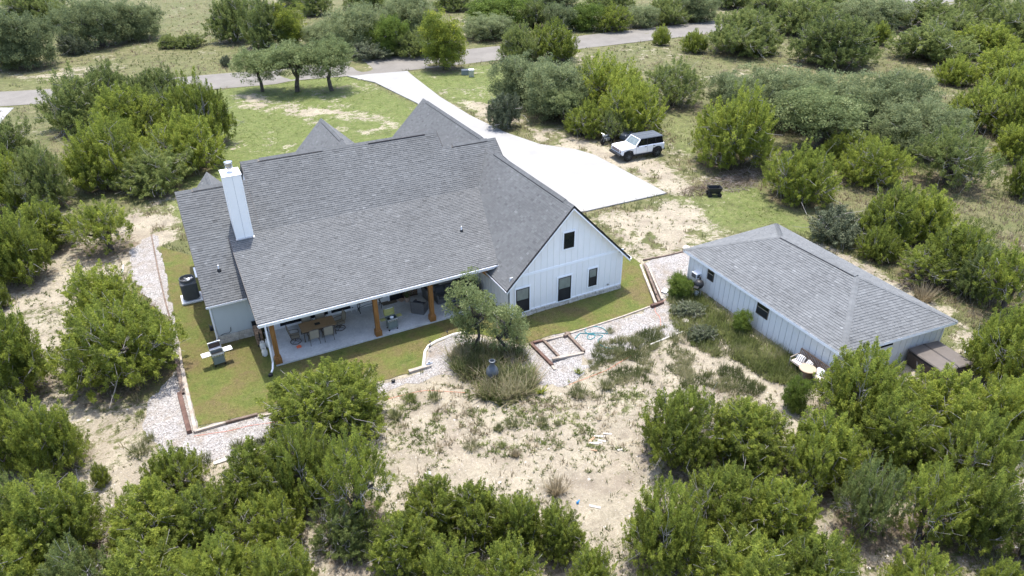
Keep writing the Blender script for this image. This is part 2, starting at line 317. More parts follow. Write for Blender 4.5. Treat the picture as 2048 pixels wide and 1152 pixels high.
class MB:
    def __init__(s): s.v = []; s.f = []; s.t = []
    def add(s, vs, fs, tint=None):
        k = len(s.v); s.v += [tuple(map(float, v)) for v in vs]; s.f += [tuple(k+i for i in f) for f in fs]
        s.t += [0.5 if tint is None else tint]*len(fs); return s
    def box(s, c, d, rz=0.0, rx=0.0, ry=0.0, taper=1.0, tint=None):
        R = Matrix.Rotation(rz, 3, 'Z') @ Matrix.Rotation(ry, 3, 'Y') @ Matrix.Rotation(rx, 3, 'X')
        vs = []
        for z in (-.5, .5):
            k = taper if z > 0 else 1.0
            for x, y in ((-.5, -.5), (.5, -.5), (.5, .5), (-.5, .5)):
                vs.append(Vector(c)+R @ Vector((x*d[0]*k, y*d[1]*k, z*d[2])))
        return s.add(vs, [(3, 2, 1, 0), (4, 5, 6, 7), (0, 1, 5, 4), (1, 2, 6, 5), (2, 3, 7, 6), (3, 0, 4, 7)], tint)
    def bev(s, c, d, b=0.02, rz=0.0, rx=0.0, ry=0.0):
        """box with chamfered edges"""
        R = Matrix.Rotation(rz, 3, 'Z') @ Matrix.Rotation(ry, 3, 'Y') @ Matrix.Rotation(rx, 3, 'X')
        h = [x/2 for x in d]; b = min(b, min(h)*0.95); rings = []
        for z, i in ((-h[2], b), (-h[2]+b, 0), (h[2]-b, 0), (h[2], b)):
            x, y = h[0]-i, h[1]-i
            rings.append([(-x+b, -y, z), (x-b, -y, z), (x, -y+b, z), (x, y-b, z), (x-b, y, z), (-x+b, y, z), (-x, y-b, z), (-x, -y+b, z)])
        vs = [Vector(c)+R @ Vector(p) for r in rings for p in r]; fs = [tuple(range(7, -1, -1)), tuple(range(24, 32))]
        for k in range(3):
            for j in range(8): fs.append((k*8+j, k*8+(j+1) % 8, (k+1)*8+(j+1) % 8, (k+1)*8+j))
        return s.add(vs, fs)
    def prism(s, poly, z0, z1):
        n = len(poly); vs = [(p[0], p[1], z0) for p in poly]+[(p[0], p[1], z1) for p in poly]
        return s.add(vs, [tuple(range(n-1, -1, -1)), tuple(range(n, 2*n))]+[(i, (i+1) % n, n+(i+1) % n, n+i) for i in range(n)])
    def ext(s, pts, off, tint=None):
        """polygon of 3-D points pushed along a vector"""
        n = len(pts); o = Vector(off); vs = [Vector(p) for p in pts]+[Vector(p)+o for p in pts]
        return s.add(vs, [tuple(range(n-1, -1, -1)), tuple(range(n, 2*n))]+[(i, (i+1) % n, n+(i+1) % n, n+i) for i in range(n)], tint)
    def tube(s, pts, r, n=6, cap=True):
        pts = [Vector(p) for p in pts]; m = len(pts); rr = r if isinstance(r, (list, tuple)) else [r]*m; vs = []; up = Vector((0, 0, 1))
        prev = None
        for i, p in enumerate(pts):
            d = (pts[min(i+1, m-1)]-pts[max(i-1, 0)]).normalized()
            a = d.cross(up if abs(d.z) < 0.95 else Vector((1, 0, 0))).normalized() if prev is None else (prev-d*prev.dot(d)).normalized()
            prev = a; b = d.cross(a)
            for k in range(n):
                t = 2*math.pi*k/n; vs.append(p+(a*math.cos(t)+b*math.sin(t))*rr[i])
        fs = [(i*n+k, i*n+(k+1) % n, (i+1)*n+(k+1) % n, (i+1)*n+k) for i in range(m-1) for k in range(n)]
        if cap: fs += [tuple(range(n-1, -1, -1)), tuple(range((m-1)*n, m*n))]
        return s.add(vs, fs)
    def lathe(s, prof, c=(0, 0, 0), n=16, axis='Z'):
        vs = []
        for r, z in prof:
            for k in range(n):
                t = 2*math.pi*k/n; p = (r*math.cos(t), r*math.sin(t), z)
                if axis == 'Y': p = (p[0], p[2], p[1])
                if axis == 'X': p = (p[2], p[0], p[1])
                vs.append(Vector(c)+Vector(p))
        m = len(prof)
        fs = [(i*n+k, i*n+(k+1) % n, (i+1)*n+(k+1) % n, (i+1)*n+k) for i in range(m-1) for k in range(n)]
        fs += [tuple(range(n-1, -1, -1)), tuple(range((m-1)*n, m*n))]
        return s.add(vs, fs)
    def mesh(s, name, m):
        me = bpy.data.meshes.new(name); me.from_pydata(s.v, [], s.f); me.materials.append(m)
        a = me.attributes.new('tint', 'FLOAT', 'FACE'); a.data.foreach_set('value', np.array(s.t, dtype=np.float32))
        bm = bmesh.new(); bm.from_mesh(me); bmesh.ops.recalc_face_normals(bm, faces=bm.faces); bm.to_mesh(me); bm.free()
        return me
    def build(s, name, m, parent=None, smooth=False):
        me = s.mesh(name, m)
        if smooth:
            me.polygons.foreach_set('use_smooth', [True]*len(me.polygons))
            try: me.set_sharp_from_angle(angle=math.radians(40))
            except Exception: pass
        return link(name, me, parent)
def npmesh(name, verts, faces, m, tint=None, smooth=False):
    """faces: (n,3) or (n,4) int array"""
    me = bpy.data.meshes.new(name); nv = len(verts); nf, k = faces.shape
    me.vertices.add(nv); me.vertices.foreach_set('co', np.asarray(verts, np.float32).ravel())
    me.loops.add(nf*k); me.loops.foreach_set('vertex_index', faces.astype(np.int32).ravel())
    me.polygons.add(nf); me.polygons.foreach_set('loop_start', np.arange(0, nf*k, k, dtype=np.int32))
    me.update(calc_edges=True)
    if tint is not None:
        a = me.attributes.new('tint', 'FLOAT', 'FACE'); a.data.foreach_set('value', np.asarray(tint, np.float32))
    if smooth: me.polygons.foreach_set('use_smooth', [True]*nf)
    me.materials.append(m); return me

# ---------------------------------------------------------------- tree placement: photo boxes -> real positions and sizes
# kind, box in the photograph (left, top, right, bottom), look words, place words
TREES = []
def T(kind, box, label): TREES.append((kind, box, label))
T('JD', (-10, 60, 50, 142), 'bright juniper cut by the left frame edge beyond the road')
T('O', (5, 12, 118, 142), 'big rounded grey green oak at the far left beyond the road')
T('JD', (28, -30, 145, 64), 'brownish juniper thicket behind the far left oak, at the top edge')
T('O', (140, -25, 262, 100), 'spreading dark oak left of the open field beyond the road')
T('O', (238, -5, 326, 84), 'right hand crown of the spreading oak pair beyond the road')
T('S', (124, 72, 172, 112), 'small grey shrub under the spreading oak beyond the road')
T('JD', (322, 68, 366, 98), 'low juniper shrub, left one of the row at the open field')
T('JD', (356, 66, 408, 97), 'low juniper shrub, right one of the row at the open field')
T('JD', (430, -25, 520, 88), 'tall olive juniper right of the open field, touching the top edge')
T('JD', (490, -10, 575, 102), 'dense olive juniper just left of the yellow tree beyond the road')
T('Y', (550, 8, 618, 98), 'yellow green tree beyond the road, left of the two yellow ones')
T('JD', (596, -30, 660, 34), 'dark juniper at the top edge right of the left yellow tree')
T('O', (610, 36, 690, 96), 'grey green oak right behind the left yellow tree')
T('O', (664, 0, 772, 112), 'tall full oak beside the road, centre of the roadside thicket')
T('F', (745, 28, 812, 116), 'mid green bushy tree at the road edge right of the full oak')
T('O', (770, -25, 866, 76), 'oak at the top edge left of the tall yellow tree')
T('JD', (790, 60, 868, 118), 'low dark juniper behind the tall yellow tree')
T('JD', (696, -30, 770, 24), 'dark far juniper above the full roadside oak')
T('Y', (843, 22, 934, 146), 'tall yellow green tree beside the white driveway and the road')
T('JD', (870, -20, 945, 24), 'dark far juniper above the tall yellow tree')
T('F', (942, -14, 1046, 62), 'bright green broad tree beyond the road at the top edge')
T('O', (930, 34, 1030, 84), 'low dark bushes under the bright green tree beyond the road')
T('JD', (1038, -10, 1102, 58), 'olive juniper beyond the road right of the bright green tree')
T('O', (1092, 2, 1148, 66), 'dark oak beyond the road, left of the bright round juniper')
T('F', (1136, 4, 1202, 64), 'round green tree beyond the road in the middle of the dark row')
T('J', (1192, 8, 1258, 66), 'bright round juniper beyond the road')
T('O', (1250, 2, 1316, 58), 'dark oak right of the bright round juniper beyond the road')
T('JD', (1296, -10, 1372, 52), 'olive juniper behind the small roadside conifer')
T('O', (1350, -20, 1430, 46), 'dark oak where the road leaves the thicket at the top')
T('JD', (1430, -30, 1500, 20), 'juniper at the top edge above the road bend')
T('J', (1306, 50, 1338, 92), 'small lone conifer on the near side of the road')
T('JD', (1003, 48, 1080, 128), 'olive juniper on the near road edge, left half of the pair')
T('J', (1064, 42, 1150, 126), 'bright topped juniper on the near road edge, right half of the pair')
T('OL', (484, 92, 572, 190), 'leaning lawn oak, leftmost of the three in the front yard')
T('OL', (540, 84, 650, 194), 'lawn oak with low sprouts, middle of the three in the front yard')
T('OL', (620, 70, 718, 190), 'lawn oak with a dark leaning trunk, rightmost of the three in the front yard')
T('S', (444, 112, 464, 134), 'tiny green shrub on the far road verge')
T('JD', (106, 140, 222, 272), 'dull spiky juniper at the left end of the big clump by the road')
T('JD', (190, 126, 300, 242), 'spiky topped juniper at the back of the big clump by the road')
T('JD', (280, 136, 382, 236), 'dark pointed juniper in the middle back of the big clump')
T('J', (360, 150, 468, 300), 'tall juniper with dark spires at the right end of the big clump')
T('J', (216, 170, 350, 310), 'bright juniper in the centre of the big clump left of the house')
T('J', (320, 225, 448, 352), 'bright bushy juniper low in the clump beside the front yard')
T('J', (162, 235, 300, 385), 'wide juniper at the front left of the big clump, nearest the chimney side')
T('JD', (255, 290, 380, 395), 'shaded juniper at the foot of the big clump behind the small gable')
T('J', (-20, 296, 85, 430), 'juniper at the left edge, upper one of the stack beside the dirt path')
T('JD', (50, 292, 150, 425), 'olive juniper above the left dirt path')
T('J', (-25, 400, 115, 580), 'large bright juniper at the left frame edge halfway up')
T('J', (60, 395, 160, 510), 'bright juniper leaning over the left dirt path')
T('N', (152, 392, 294, 520), 'open crowned juniper standing over the white gravel on the left')
T('J', (165, 530, 300, 680), 'bright juniper top beside the gravel strip left of the lawn')
T('J', (155, 590, 378, 790), 'wide juniper overhanging the lawn corner left of the stainless grill')
T('J', (-14, 555, 26, 622), 'small bright juniper cut by the left edge')
T('J', (-30, 600, 128, 815), 'large juniper filling the left edge below the middle')
T('J', (-10, 785, 105, 950), 'bright juniper at the left edge in the lower quarter')
T('J', (75, 790, 192, 960), 'juniper with ragged top beside the lower dirt path')
T('J', (192, 898, 226, 978), 'slim young juniper leaning over the lower dirt path')
T('N', (-40, 930, 110, 1130), 'juniper full of bleached twigs in the bottom left corner')
T('J', (70, 940, 236, 1130), 'round bright juniper in the bottom left beside the dirt path')
T('J', (-20, 1070, 150, 1230), 'juniper cut by the bottom edge in the left corner')
T('JD', (120, 1070, 262, 1230), 'dull juniper cut by the bottom edge left of the tall thicket')
T('J', (308, 893, 424, 1015), 'pointed young juniper behind the bottom left thicket near the gravel')
T('J', (462, 892, 600, 1040), 'bright pointed juniper right of the pointed young one')
T('J', (243, 975, 400, 1120), 'bright juniper on the left flank of the bottom thicket')
T('J', (372, 970, 500, 1110), 'bright full juniper in the middle of the bottom left thicket')
T('J', (480, 985, 625, 1120), 'bright juniper on the right flank of the bottom left thicket')
T('J', (250, 1085, 420, 1240), 'juniper cut by the bottom edge under the bottom left thicket')
T('J', (400, 1070, 540, 1240), 'second juniper cut by the bottom edge under the left thicket')
T('J', (528, 1075, 655, 1240), 'bright juniper at the bottom edge left of the brown gap')
T('J', (548, 722, 778, 905), 'broad juniper reaching over the lawn below the patio')
T('J', (555, 845, 700, 1030), 'upright juniper below the broad one over the gravel path')
T('N', (655, 840, 802, 1085), 'tall sparse juniper with bare grey stems beside the dirt clearing')
T('JD', (640, 1010, 760, 1130), 'dull juniper skirt below the tall sparse juniper')
T('J', (808, 955, 925, 1090), 'bright domed juniper at the lower edge of the dirt clearing')
T('J', (890, 965, 1010, 1100), 'dense juniper right of the domed one below the dirt clearing')
T('J', (990, 975, 1090, 1120), 'juniper with a spiky top below the dirt clearing')
T('J', (1070, 1005, 1165, 1135), 'dark bright tipped juniper at the right of the bottom centre clump')
T('J', (748, 1030, 880, 1180), 'olive juniper at the left of the bottom centre clump')
T('J', (850, 1075, 980, 1250), 'yellow tipped juniper cut by the bottom edge in the centre clump')
T('J', (960, 1085, 1090, 1250), 'juniper with pale stems cut by the bottom edge in the centre clump')
T('J', (1130, 1095, 1225, 1230), 'small juniper at the bottom edge right of the centre clump')
T('J', (1275, 775, 1430, 950), 'juniper jutting into the right side of the dirt clearing')
T('N', (1380, 800, 1560, 955), 'twiggy juniper under the big mass at the lower right')
T('J', (1243, 945, 1400, 1170), 'very bright juniper at the left of the lower right corner mass')
T('J', (1345, 928, 1510, 1100), 'very bright juniper topping the lower right foreground mass')
T('J', (1470, 960, 1605, 1120), 'bright juniper right shoulder of the lower right foreground mass')
T('J', (1370, 1060, 1560, 1260), 'bright juniper cut by the bottom edge at the lower right')
T('J', (1530, 1070, 1685, 1260), 'bright juniper at the bottom edge right of the foreground mass')
T('J', (1620, 690, 1790, 880), 'tall bright juniper in front of the shed corner')
T('J', (1545, 820, 1690, 985), 'juniper with dark trunk below the wooden bench')
T('J', (1760, 738, 1925, 892), 'bright yellowish juniper below the brown spa cover')
T('J', (1690, 790, 1850, 960), 'bright juniper in the centre of the big mass below the shed')
T('J', (1830, 820, 1990, 1010), 'juniper with bleached branches at the right of the mass below the shed')
T('N', (1640, 900, 1780, 1090), 'twiggy juniper with bare ground showing below the shed mass')
T('N', (1760, 920, 1900, 1110), 'dead branched juniper in the lower right, trunk visible')
T('J', (1855, 930, 1990, 1110), 'bright juniper at the right flank of the lower right mass')
T('J', (1915, 740, 2060, 900), 'juniper at the right edge beside the reddish litter')
T('N', (1975, 900, 2090, 1140), 'grey twigged juniper cut by the right edge near the bottom')
T('J', (1740, 1108, 1890, 1260), 'bright juniper just entering the bottom edge at the right')
T('J', (1925, 1112, 2010, 1240), 'small bright juniper at the bottom right corner')
T('J', (1915, 600, 2070, 790), 'large juniper at the right edge beside the spa cover')
T('N', (1920, 475, 2060, 640), 'juniper with a dark leaning trunk at the right edge above the spa')
T('J', (1364, 60, 1410, 108), 'small spiky juniper by the road bend')
T('JD', (1412, 18, 1548, 116), 'big round juniper in front of the road bend')
T('J', (1485, 76, 1546, 112), 'small bright juniper at the foot of the big round one by the road')
T('JD', (1540, -14, 1640, 74), 'juniper with bare lower branches at the top right of the road')
T('JD', (1584, 24, 1735, 138), 'wide juniper above the oak grove at the upper right')
T('J', (1728, 44, 1774, 92), 'yellowish small juniper beside the round glade at the upper right')
T('O', (1678, -20, 1802, 64), 'dark grey oak at the top edge left of the far road end')
T('JD', (1790, 46, 1922, 128), 'low wide juniper standing alone on the pale meadow')
T('JD', (1796, 2, 1905, 64), 'juniper under the far road end at the top right')
T('JD', (1890, -20, 2000, 60), 'juniper canopy at the top edge near the right corner')
T('JD', (1975, -10, 2090, 90), 'juniper filling the top right corner')
T('J', (1905, 40, 2030, 122), 'bright streaked juniper right of the lone meadow juniper')
T('J', (1945, 88, 2080, 180), 'bright juniper at the right edge in the upper quarter')
T('J', (1868, 110, 1942, 174), 'slanting juniper at the right rim of the pale meadow')
T('N', (1280, 118, 1412, 224), 'juniper with silver bare branches right of the driveway clump')
T('O', (1415, 135, 1500, 222), 'small oak at the left end of the oak grove')
T('O', (1450, 106, 1620, 262), 'tall grey green oak at the back of the grove above the cart')
T('O', (1565, 114, 1735, 275), 'broad oak crown in the middle of the grove, upper right')
T('OL', (1530, 160, 1715, 318), 'front oak of the grove standing on two black trunks')
T('O', (1695, 130, 1850, 275), 'grey green oak, upper half of the right end of the grove')
T('O', (1735, 176, 1905, 322), 'dense oak with pale highlights at the right end of the grove')
T('J', (1378, 165, 1532, 350), 'tall yellow green juniper between the white car and the cart')
T('J', (1520, 282, 1656, 416), 'bright fan shaped juniper above the shed roof peak')
T('J', (1636, 255, 1740, 340), 'bright juniper in front of the oak grove')
T('J', (1668, 270, 1792, 380), 'juniper with dark inclined trunk right of the fan shaped one')
T('N', (1812, 248, 1970, 386), 'open juniper with long dark branches on the right slope')
T('J', (1885, 165, 2010, 270), 'juniper above the open one on the right slope')
T('N', (1885, 195, 1965, 262), 'bare twigged shrub above the open juniper on the right slope')
T('J', (1985, 170, 2080, 290), 'juniper cut by the right edge above the middle')
T('J', (2005, 298, 2075, 402), 'dark green juniper cut by the right edge at the meadow')
T('S', (1608, 418, 1720, 492), 'wide grey green shrub just beyond the shed roof')
T('J', (1708, 365, 1810, 500), 'bright juniper behind the shed, left one with pale stems')
T('J', (1780, 372, 1882, 490), 'bright juniper behind the shed, right of the pale stemmed one')
T('J', (1845, 440, 1962, 575), 'yellow green juniper further right behind the shed')
T('N', (1780, 485, 1905, 580), 'juniper of mostly dead grey branches behind the shed')
T('O', (990, 104, 1112, 215), 'feathery oak at the left front of the clump beyond the driveway')
T('O', (1050, 110, 1182, 246), 'feathery tall oak in the clump beyond the driveway')
T('OL', (1082, 165, 1172, 258), 'oak with visible trunk beside the driveway clump')
T('S', (978, 190, 1040, 262), 'dark small tree standing alone at the driveway edge')
T('J', (1140, 108, 1278, 242), 'spiky juniper in the clump behind the white car')
T('J', (1128, 198, 1216, 280), 'yellow tipped juniper overhanging the dirt by the driveway')
T('J', (1200, 150, 1322, 278), 'rounded juniper directly behind the white car')
T('N', (1190, 210, 1262, 285), 'hanging juniper branches over the trailer by the white car')
T('P', (890, 545, 1002, 724), 'young open oak in front of the patio, left of the twin')
T('P', (960, 552, 1068, 730), 'young open oak in front of the patio, right of the twin')
T('S', (1345, 606, 1405, 640), 'grey green bushy weed at the near corner of the shed')
T('F', (1462, 618, 1498, 668), 'tall feathery bright weed against the shed wall')
T('S', (1375, 652, 1430, 686), 'low grey weed mound below the black smoker')
T('F', (1335, 545, 1380, 600), 'leafy green weed patch left of the shed corner')
T('F', (1560, 745, 1610, 830), 'pale leafy sapling below the tree stump table')
T('JD', (1596, -30, 1690, 38), 'juniper at the top edge between the bare branched one and the dark oak')
T('JD', (1492, -24, 1572, 44), 'juniper at the top edge behind the big round one by the bend')
T('JD', (1850, 18, 1950, 92), 'juniper behind the lone meadow juniper at the upper right')
T('J', (1960, 128, 2070, 218), 'bright juniper at the right edge above the dark trunked slope trees')
T('JD', (1176, -26, 1264, 22), 'juniper at the top edge above the bright round one')
T('O', (1056, -30, 1150, 18), 'oak at the top edge above the dark roadside row')
T('O', (560, -34, 640, 16), 'oak at the top edge above the left yellow tree')
T('JD', (985, -30, 1070, 16), 'juniper at the top edge right of the bright green tree')
T('JD', (1870, 480, 1985, 600), 'dull juniper on the slope right of the shed ridge')
T('J', (1712, 448, 1790, 528), 'small bright juniper close behind the shed roof')
T('J', (1975, 690, 2080, 810), 'juniper at the right edge level with the hot tub')
T('O', (1440, 160, 1530, 250), 'shaded oak at the left foot of the oak grove')
T('JD', (1780, 250, 1840, 320), 'dark juniper tucked under the right end of the oak grove')
T('J', (1985, 240, 2070, 330), 'juniper at the right edge above the dark green one')
T('JD', (700, 40, 760, 110), 'dark bush between the grey oak and the full roadside oak')
T('S', (700, 100, 780, 122), 'grey weeds along the road below the full oak')
T('O', (1090, 150, 1140, 215), 'shaded oak inside the clump beyond the driveway')
T('JD', (-30, 230, 60, 330), 'juniper at the left edge below the neighbour driveway')
T('J', (1400, 815, 1560, 965), 'juniper filling between the jutting one and the shed mass')
T('N', (1540, 860, 1660, 1010), 'juniper with a fan of grey stems above the foreground mass')


def solve_tree(box):
    x0, y0, x1, y1 = box; cx = (x0+x1)/2
    p = G(cx, y1); away = np.array([p[0]-CAM[0], p[1]-CAM[1], 0]); away /= np.linalg.norm(away)
    r = 1.0
    for _ in range(8):
        c = p + away*r*0.72; c[2] = float(gz(c[0], c[1])); depth = (c-CAM)@_f
        r = (x1-x0)/2*depth/F_PX
    lo, hi = 0.5*r, 3.4*r
    for _ in range(24):
        h = (lo+hi)/2
        top = min(proj(c+away*r*0.15+np.array([0, 0, h]))[1], proj(c+away*r*0.75+np.array([0, 0, h*0.6]))[1])
        if top > y0: lo = h
        else: hi = h
    return c, r, h
PLACED = [(k, *solve_tree(b), l, b) for k, b, l in TREES]

# ---------------------------------------------------------------- the ground and the sheets on it
dirtP = [
 [G(*p) for p in [(780,760),(850,752),(900,700),(960,762),(1080,770),(1180,742),(1330,690),(1400,700),(1560,775),(1530,850),(1330,870),(1290,930),(1262,1010),(1262,1200),(1130,1200),(1150,1010),(1000,985),(820,1010),(782,900)]],
 [G(*p) for p in [(120,545),(200,500),(262,425),(340,385),(372,420),(350,480),(320,500),(258,560),(235,600),(160,640),(175,760),(215,900),(330,900),(340,960),(262,1040),(310,1100),(225,1090),(185,990),(200,900),(130,780),(118,640)]],
 [G(*p) for p in [(1172,432),(1330,397),(1400,410),(1440,470),(1370,510),(1290,522),(1262,545),(1235,470)]],
 [G(*p) for p in [(1052,250),(1150,270),(1240,300),(1340,325),(1395,385),(1345,392),(1240,340),(1180,312),(1070,285)]],
 [G(*p) for p in [(460,190),(520,186),(570,212),(700,216),(730,240),(600,236),(470,216)]],
 [G(*p) for p in [(0,150),(110,136),(225,128),(150,160),(60,166)]],
 [G(*p) for p in [(1600,470),(1720,520),(1920,628),(1975,690),(1915,705),(1900,650),(1700,545)]],
 [G(*p) for p in [(905,198),(990,205),(1050,240),(1010,262),(960,240)]],
 [G(*p) for p in [(1350,700),(1520,720),(1600,800),(1560,870),(1400,860),(1330,780)]],
 [G(*p) for p in [(560,905),(800,870),(800,960),(760,1010),(640,930)]],
 [G(*p) for p in [(1405,385),(1500,350),(1530,400),(1430,410)]],
]
dirt_str = [1.0, 0.95, 0.80, 0.80, 0.72, 0.62, 0.85, 0.72, 0.9, 0.85, 0.35]
dirt_wide = [1.6, 1.4, 2.5, 1.6, 2.0, 2.5, 1.5, 1.5, 1.6, 1.0, 1.0]
lushP = [
 [G(*p) for p in [(400,190),(560,160),(700,152),(850,225),(860,330),(380,460),(345,400),(400,330)]],
 [G(*p) for p in [(820,146),(1005,128),(1010,200),(960,225),(885,192)]],
 [G(*p) for p in [(1330,395),(1500,372),(1620,450),(1640,480),(1540,450),(1390,495),(1400,430)]],
 [G(*p) for p in [(1310,215),(1380,215),(1400,330),(1340,300)]],
 [G(*p) for p in [(0,165),(300,140),(520,95),(850,95),(850,112),(450,146),(0,182)]],
 [G(*p) for p in [(1335,560),(1430,600),(1640,760),(1560,820),(1440,700),(1330,640)]],
]
lush_str = [0.95, 0.9, 0.7, 0.55, 0.38, 0.8]
trackP = [[G(*p) for p in [(480,190),(700,210),(860,240),(700,285),(560,225)]]]
def zones(x, y):
    d = np.zeros(np.shape(x))
    for P, s, w in zip(dirtP, dirt_str, dirt_wide):
        d = np.maximum(d, s*sm((sdist(x, y, P)+w*1.0)/(w*2.0)))
    # tufts and green patches inside the bare ground
    pn = fbm(x*0.55, y*0.55, 5, 4)
    d = d*(1-0.65*sm((pn-0.56)/0.10))
    d = np.maximum(d, 0.66*sm((fbm(x*0.22, y*0.22, 31, 4)-0.57)/0.08)*(fbm(x*1.3, y*1.3, 8, 3)))
    near = np.maximum(sm((5.0-y)/4.0)*sm((14-x)/4.0), sm((-26.5-x)/2.5)*sm((30-y)/8.0))
    d = np.maximum(d, near*(0.30+0.75*fbm(x*0.35, y*0.35, 55, 4)))
    l = np.zeros(np.shape(x))
    for P, s in zip(lushP, lush_str):
        l = np.maximum(l, s*sm((sdist(x, y, P)+2.0)/3.0))
    l = l*(0.55+0.75*fbm(x*0.3, y*0.3, 12, 4))
    for P in trackP: d = np.maximum(d, 0.50*sm((sdist(x, y, P)+1.5)/3.0)*sm((fbm(x*0.45, y*0.45, 77, 4)-0.42)/0.15))
    t = np.zeros(np.shape(x))
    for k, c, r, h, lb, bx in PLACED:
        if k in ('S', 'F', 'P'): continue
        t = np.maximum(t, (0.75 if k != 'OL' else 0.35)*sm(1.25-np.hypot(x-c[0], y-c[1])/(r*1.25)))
    l = l*(1-near*0.5)
    return np.clip(d, 0, 1), np.clip(l, 0, 1), np.clip(t, 0, 1)
def axis(lo, a, b, hi):
    fine = np.arange(a, b, 0.5); out = []; s = 0.8; q = a-s
    while q > lo: out.append(q); s *= 1.18; q -= s
    left = out[::-1]; out = []; s = 0.8; q = fine[-1]+s
    while q < hi: out.append(q); s *= 1.18; q += s
    return np.array([lo]+left+list(fine)+out+[hi])
gx = axis(-1800, -48, 72, 1800); gy = axis(-1800, -34, 84, 1800)
GX, GY = np.meshgrid(gx, gy); nx, ny = len(gx), len(gy)
bump_ = 0.10*(fbm(GX*0.25, GY*0.25, 3, 3)-0.5)*sm((np.hypot(GX+8, GY-6)-17)/10)
V = np.stack([GX, GY, gz(GX, GY)+bump_-0.0], -1).reshape(-1, 3)
idx = np.arange(nx*ny).reshape(ny, nx)
Fq = np.stack([idx[:-1, :-1], idx[:-1, 1:], idx[1:, 1:], idx[1:, :-1]], -1).reshape(-1, 4)
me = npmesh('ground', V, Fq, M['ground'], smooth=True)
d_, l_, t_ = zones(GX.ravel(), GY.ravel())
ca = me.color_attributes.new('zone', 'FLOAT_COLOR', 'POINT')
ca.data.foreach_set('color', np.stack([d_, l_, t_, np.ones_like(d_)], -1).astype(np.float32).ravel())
tag(link('ground', me), kind='structure')

def sheet(name, poly, m, dz, kind='structure', rough=0.0, step=0.3, thick=0.0, seed=0, grid=1.0):
    """a sheet that follows the terrain; its outline made ragged by noise"""
    P = [np.array(p)[:2] for p in poly]; out = []
    for k in range(len(P)):
        a, b = P[k], P[(k+1) % len(P)]; n_ = max(1, int(np.linalg.norm(b-a)/step))
        for j in range(n_):
            q = a+(b-a)*j/n_
            if rough:
                nn = np.array([-(b-a)[1], (b-a)[0]])/(np.linalg.norm(b-a)+1e-9)
                q = q+nn*rough*((fbm(q[0]*1.7, q[1]*1.7, seed, 3)-0.5)*2)
            out.append(q)
    X0 = min(p[0] for p in out); X1 = max(p[0] for p in out); Y0 = min(p[1] for p in out); Y1 = max(p[1] for p in out)
    inner = []
    gxx, gyy = np.meshgrid(np.arange(X0, X1, grid), np.arange(Y0, Y1, grid))
    sd = sdist(gxx, gyy, out); inner = [(a, b) for a, b, s in zip(gxx.ravel(), gyy.ravel(), sd.ravel()) if s > grid*0.4]
    vs = [Vector((float(p[0]), float(p[1]))) for p in out]+[Vector((float(a), float(b))) for a, b in inner]
    n0 = len(out)
    r = delaunay_2d_cdt(vs, [(i, (i+1) % n0) for i in range(n0)], [], 1, 1e-4)
    me = bpy.data.meshes.new(name); V2 = [(v.x, v.y, float(gz(v.x, v.y))+dz) for v in r[0]]
    me.from_pydata(V2, [], [tuple(f) for f in r[2]]); me.materials.append(m)
    bm = bmesh.new(); bm.from_mesh(me)
    bmesh.ops.recalc_face_normals(bm, faces=bm.faces)
    if bm.faces and sum(f.normal.z for f in bm.faces) < 0: bmesh.ops.reverse_faces(bm, faces=bm.faces)
    if thick:
        ed = [e for e in bm.edges if e.is_boundary]; g = bmesh.ops.extrude_edge_only(bm, edges=ed)
        for v in [x for x in g['geom'] if isinstance(x, bmesh.types.BMVert)]: v.co.z -= thick
    bm.to_mesh(me); bm.free()
    return tag(link(name, me), kind=kind)
gravelP = [G(*p) for p in [(262,500),(302,455),(322,493),(344,610),(368,740),(394,856),(547,826),(640,800),(850,745),(857,697),(905,671),(1045,692),(1180,658),(1322,610),(1283,528),(1376,503),(1392,560),(1352,596),(1338,640),(1385,650),(1290,690),(1200,725),(1130,772),(1080,765),(960,740),(880,752),(780,778),(700,805),(600,850),(510,905),(400,930),(318,905),(288,850),(300,790),(352,750),(335,640),(262,560)]]
sheet('gravel_bed', gravelP, M['gravel'], 0.012, rough=0.40, seed=4)
lawnP = [G(*p) for p in [(321,493),(345,610),(369,740),(396,853),(547,821),(640,795),(848,739),(855,697),(880,680),(905,669),(960,668),(1042,690),(1180,654),(1320,606),(1300,560),(1287,532)]]+[np.array(p) for p in [(3.0,4.5),(1.6,6.0),(0.2,5.0),(-2.0,3.0),(-12,9),(-22,16),(-24.6,19.5)]]
sheet('lawn', lawnP, M['lawn'], 0.026, rough=0.07, seed=9, grid=0.8)
driveP = [G(*p) for p in [(694,153),(716,152),(760,148),(815,143),(822,150),(845,168),(880,195),(940,232),(1010,266),(1080,290),(1150,300),(1190,312),(1240,338),(1333,388),(1168,425)]]+[np.array(p) for p in [(1.2,11.6),(0.6,13.0),(0.6,25.5)]]+[G(*p) for p in [(860,238),(835,208),(790,186),(750,166)]]
sheet('driveway', driveP, M['drive'], 0.10, thick=0.14, step=0.6)
roadP = [G(*p) for p in [(-260,224),(0,184),(110,178),(300,160),(450,147),(700,122),(845,108),(1000,92),(1150,73),(1415,43),(1600,21),(1800,2),(1900,-9),(2150,-40),(2190,-26),(1950,3),(1800,22),(1600,46),(1415,68),(1150,99),(1000,120),(845,138),(760,147),(700,152),(450,177),(300,190),(105,206),(0,213),(-260,262)]]
sheet('road', roadP, M['road'], 0.03, rough=0.10, step=1.5, seed=21, grid=4)
sheet('neighbour_driveway', [G(*p) for p in [(-120,232),(-20,216),(28,216),(12,232),(2,246),(-60,290),(-160,300)]], M['drive'], 0.045, thick=0.05, step=0.8)
# the covered patio slab
mb = MB(); mb.box((-14.43, 3.98, 0.0), (13.04, 3.60, 0.25)); tag(mb.build('patio', M['patio']), kind='structure')

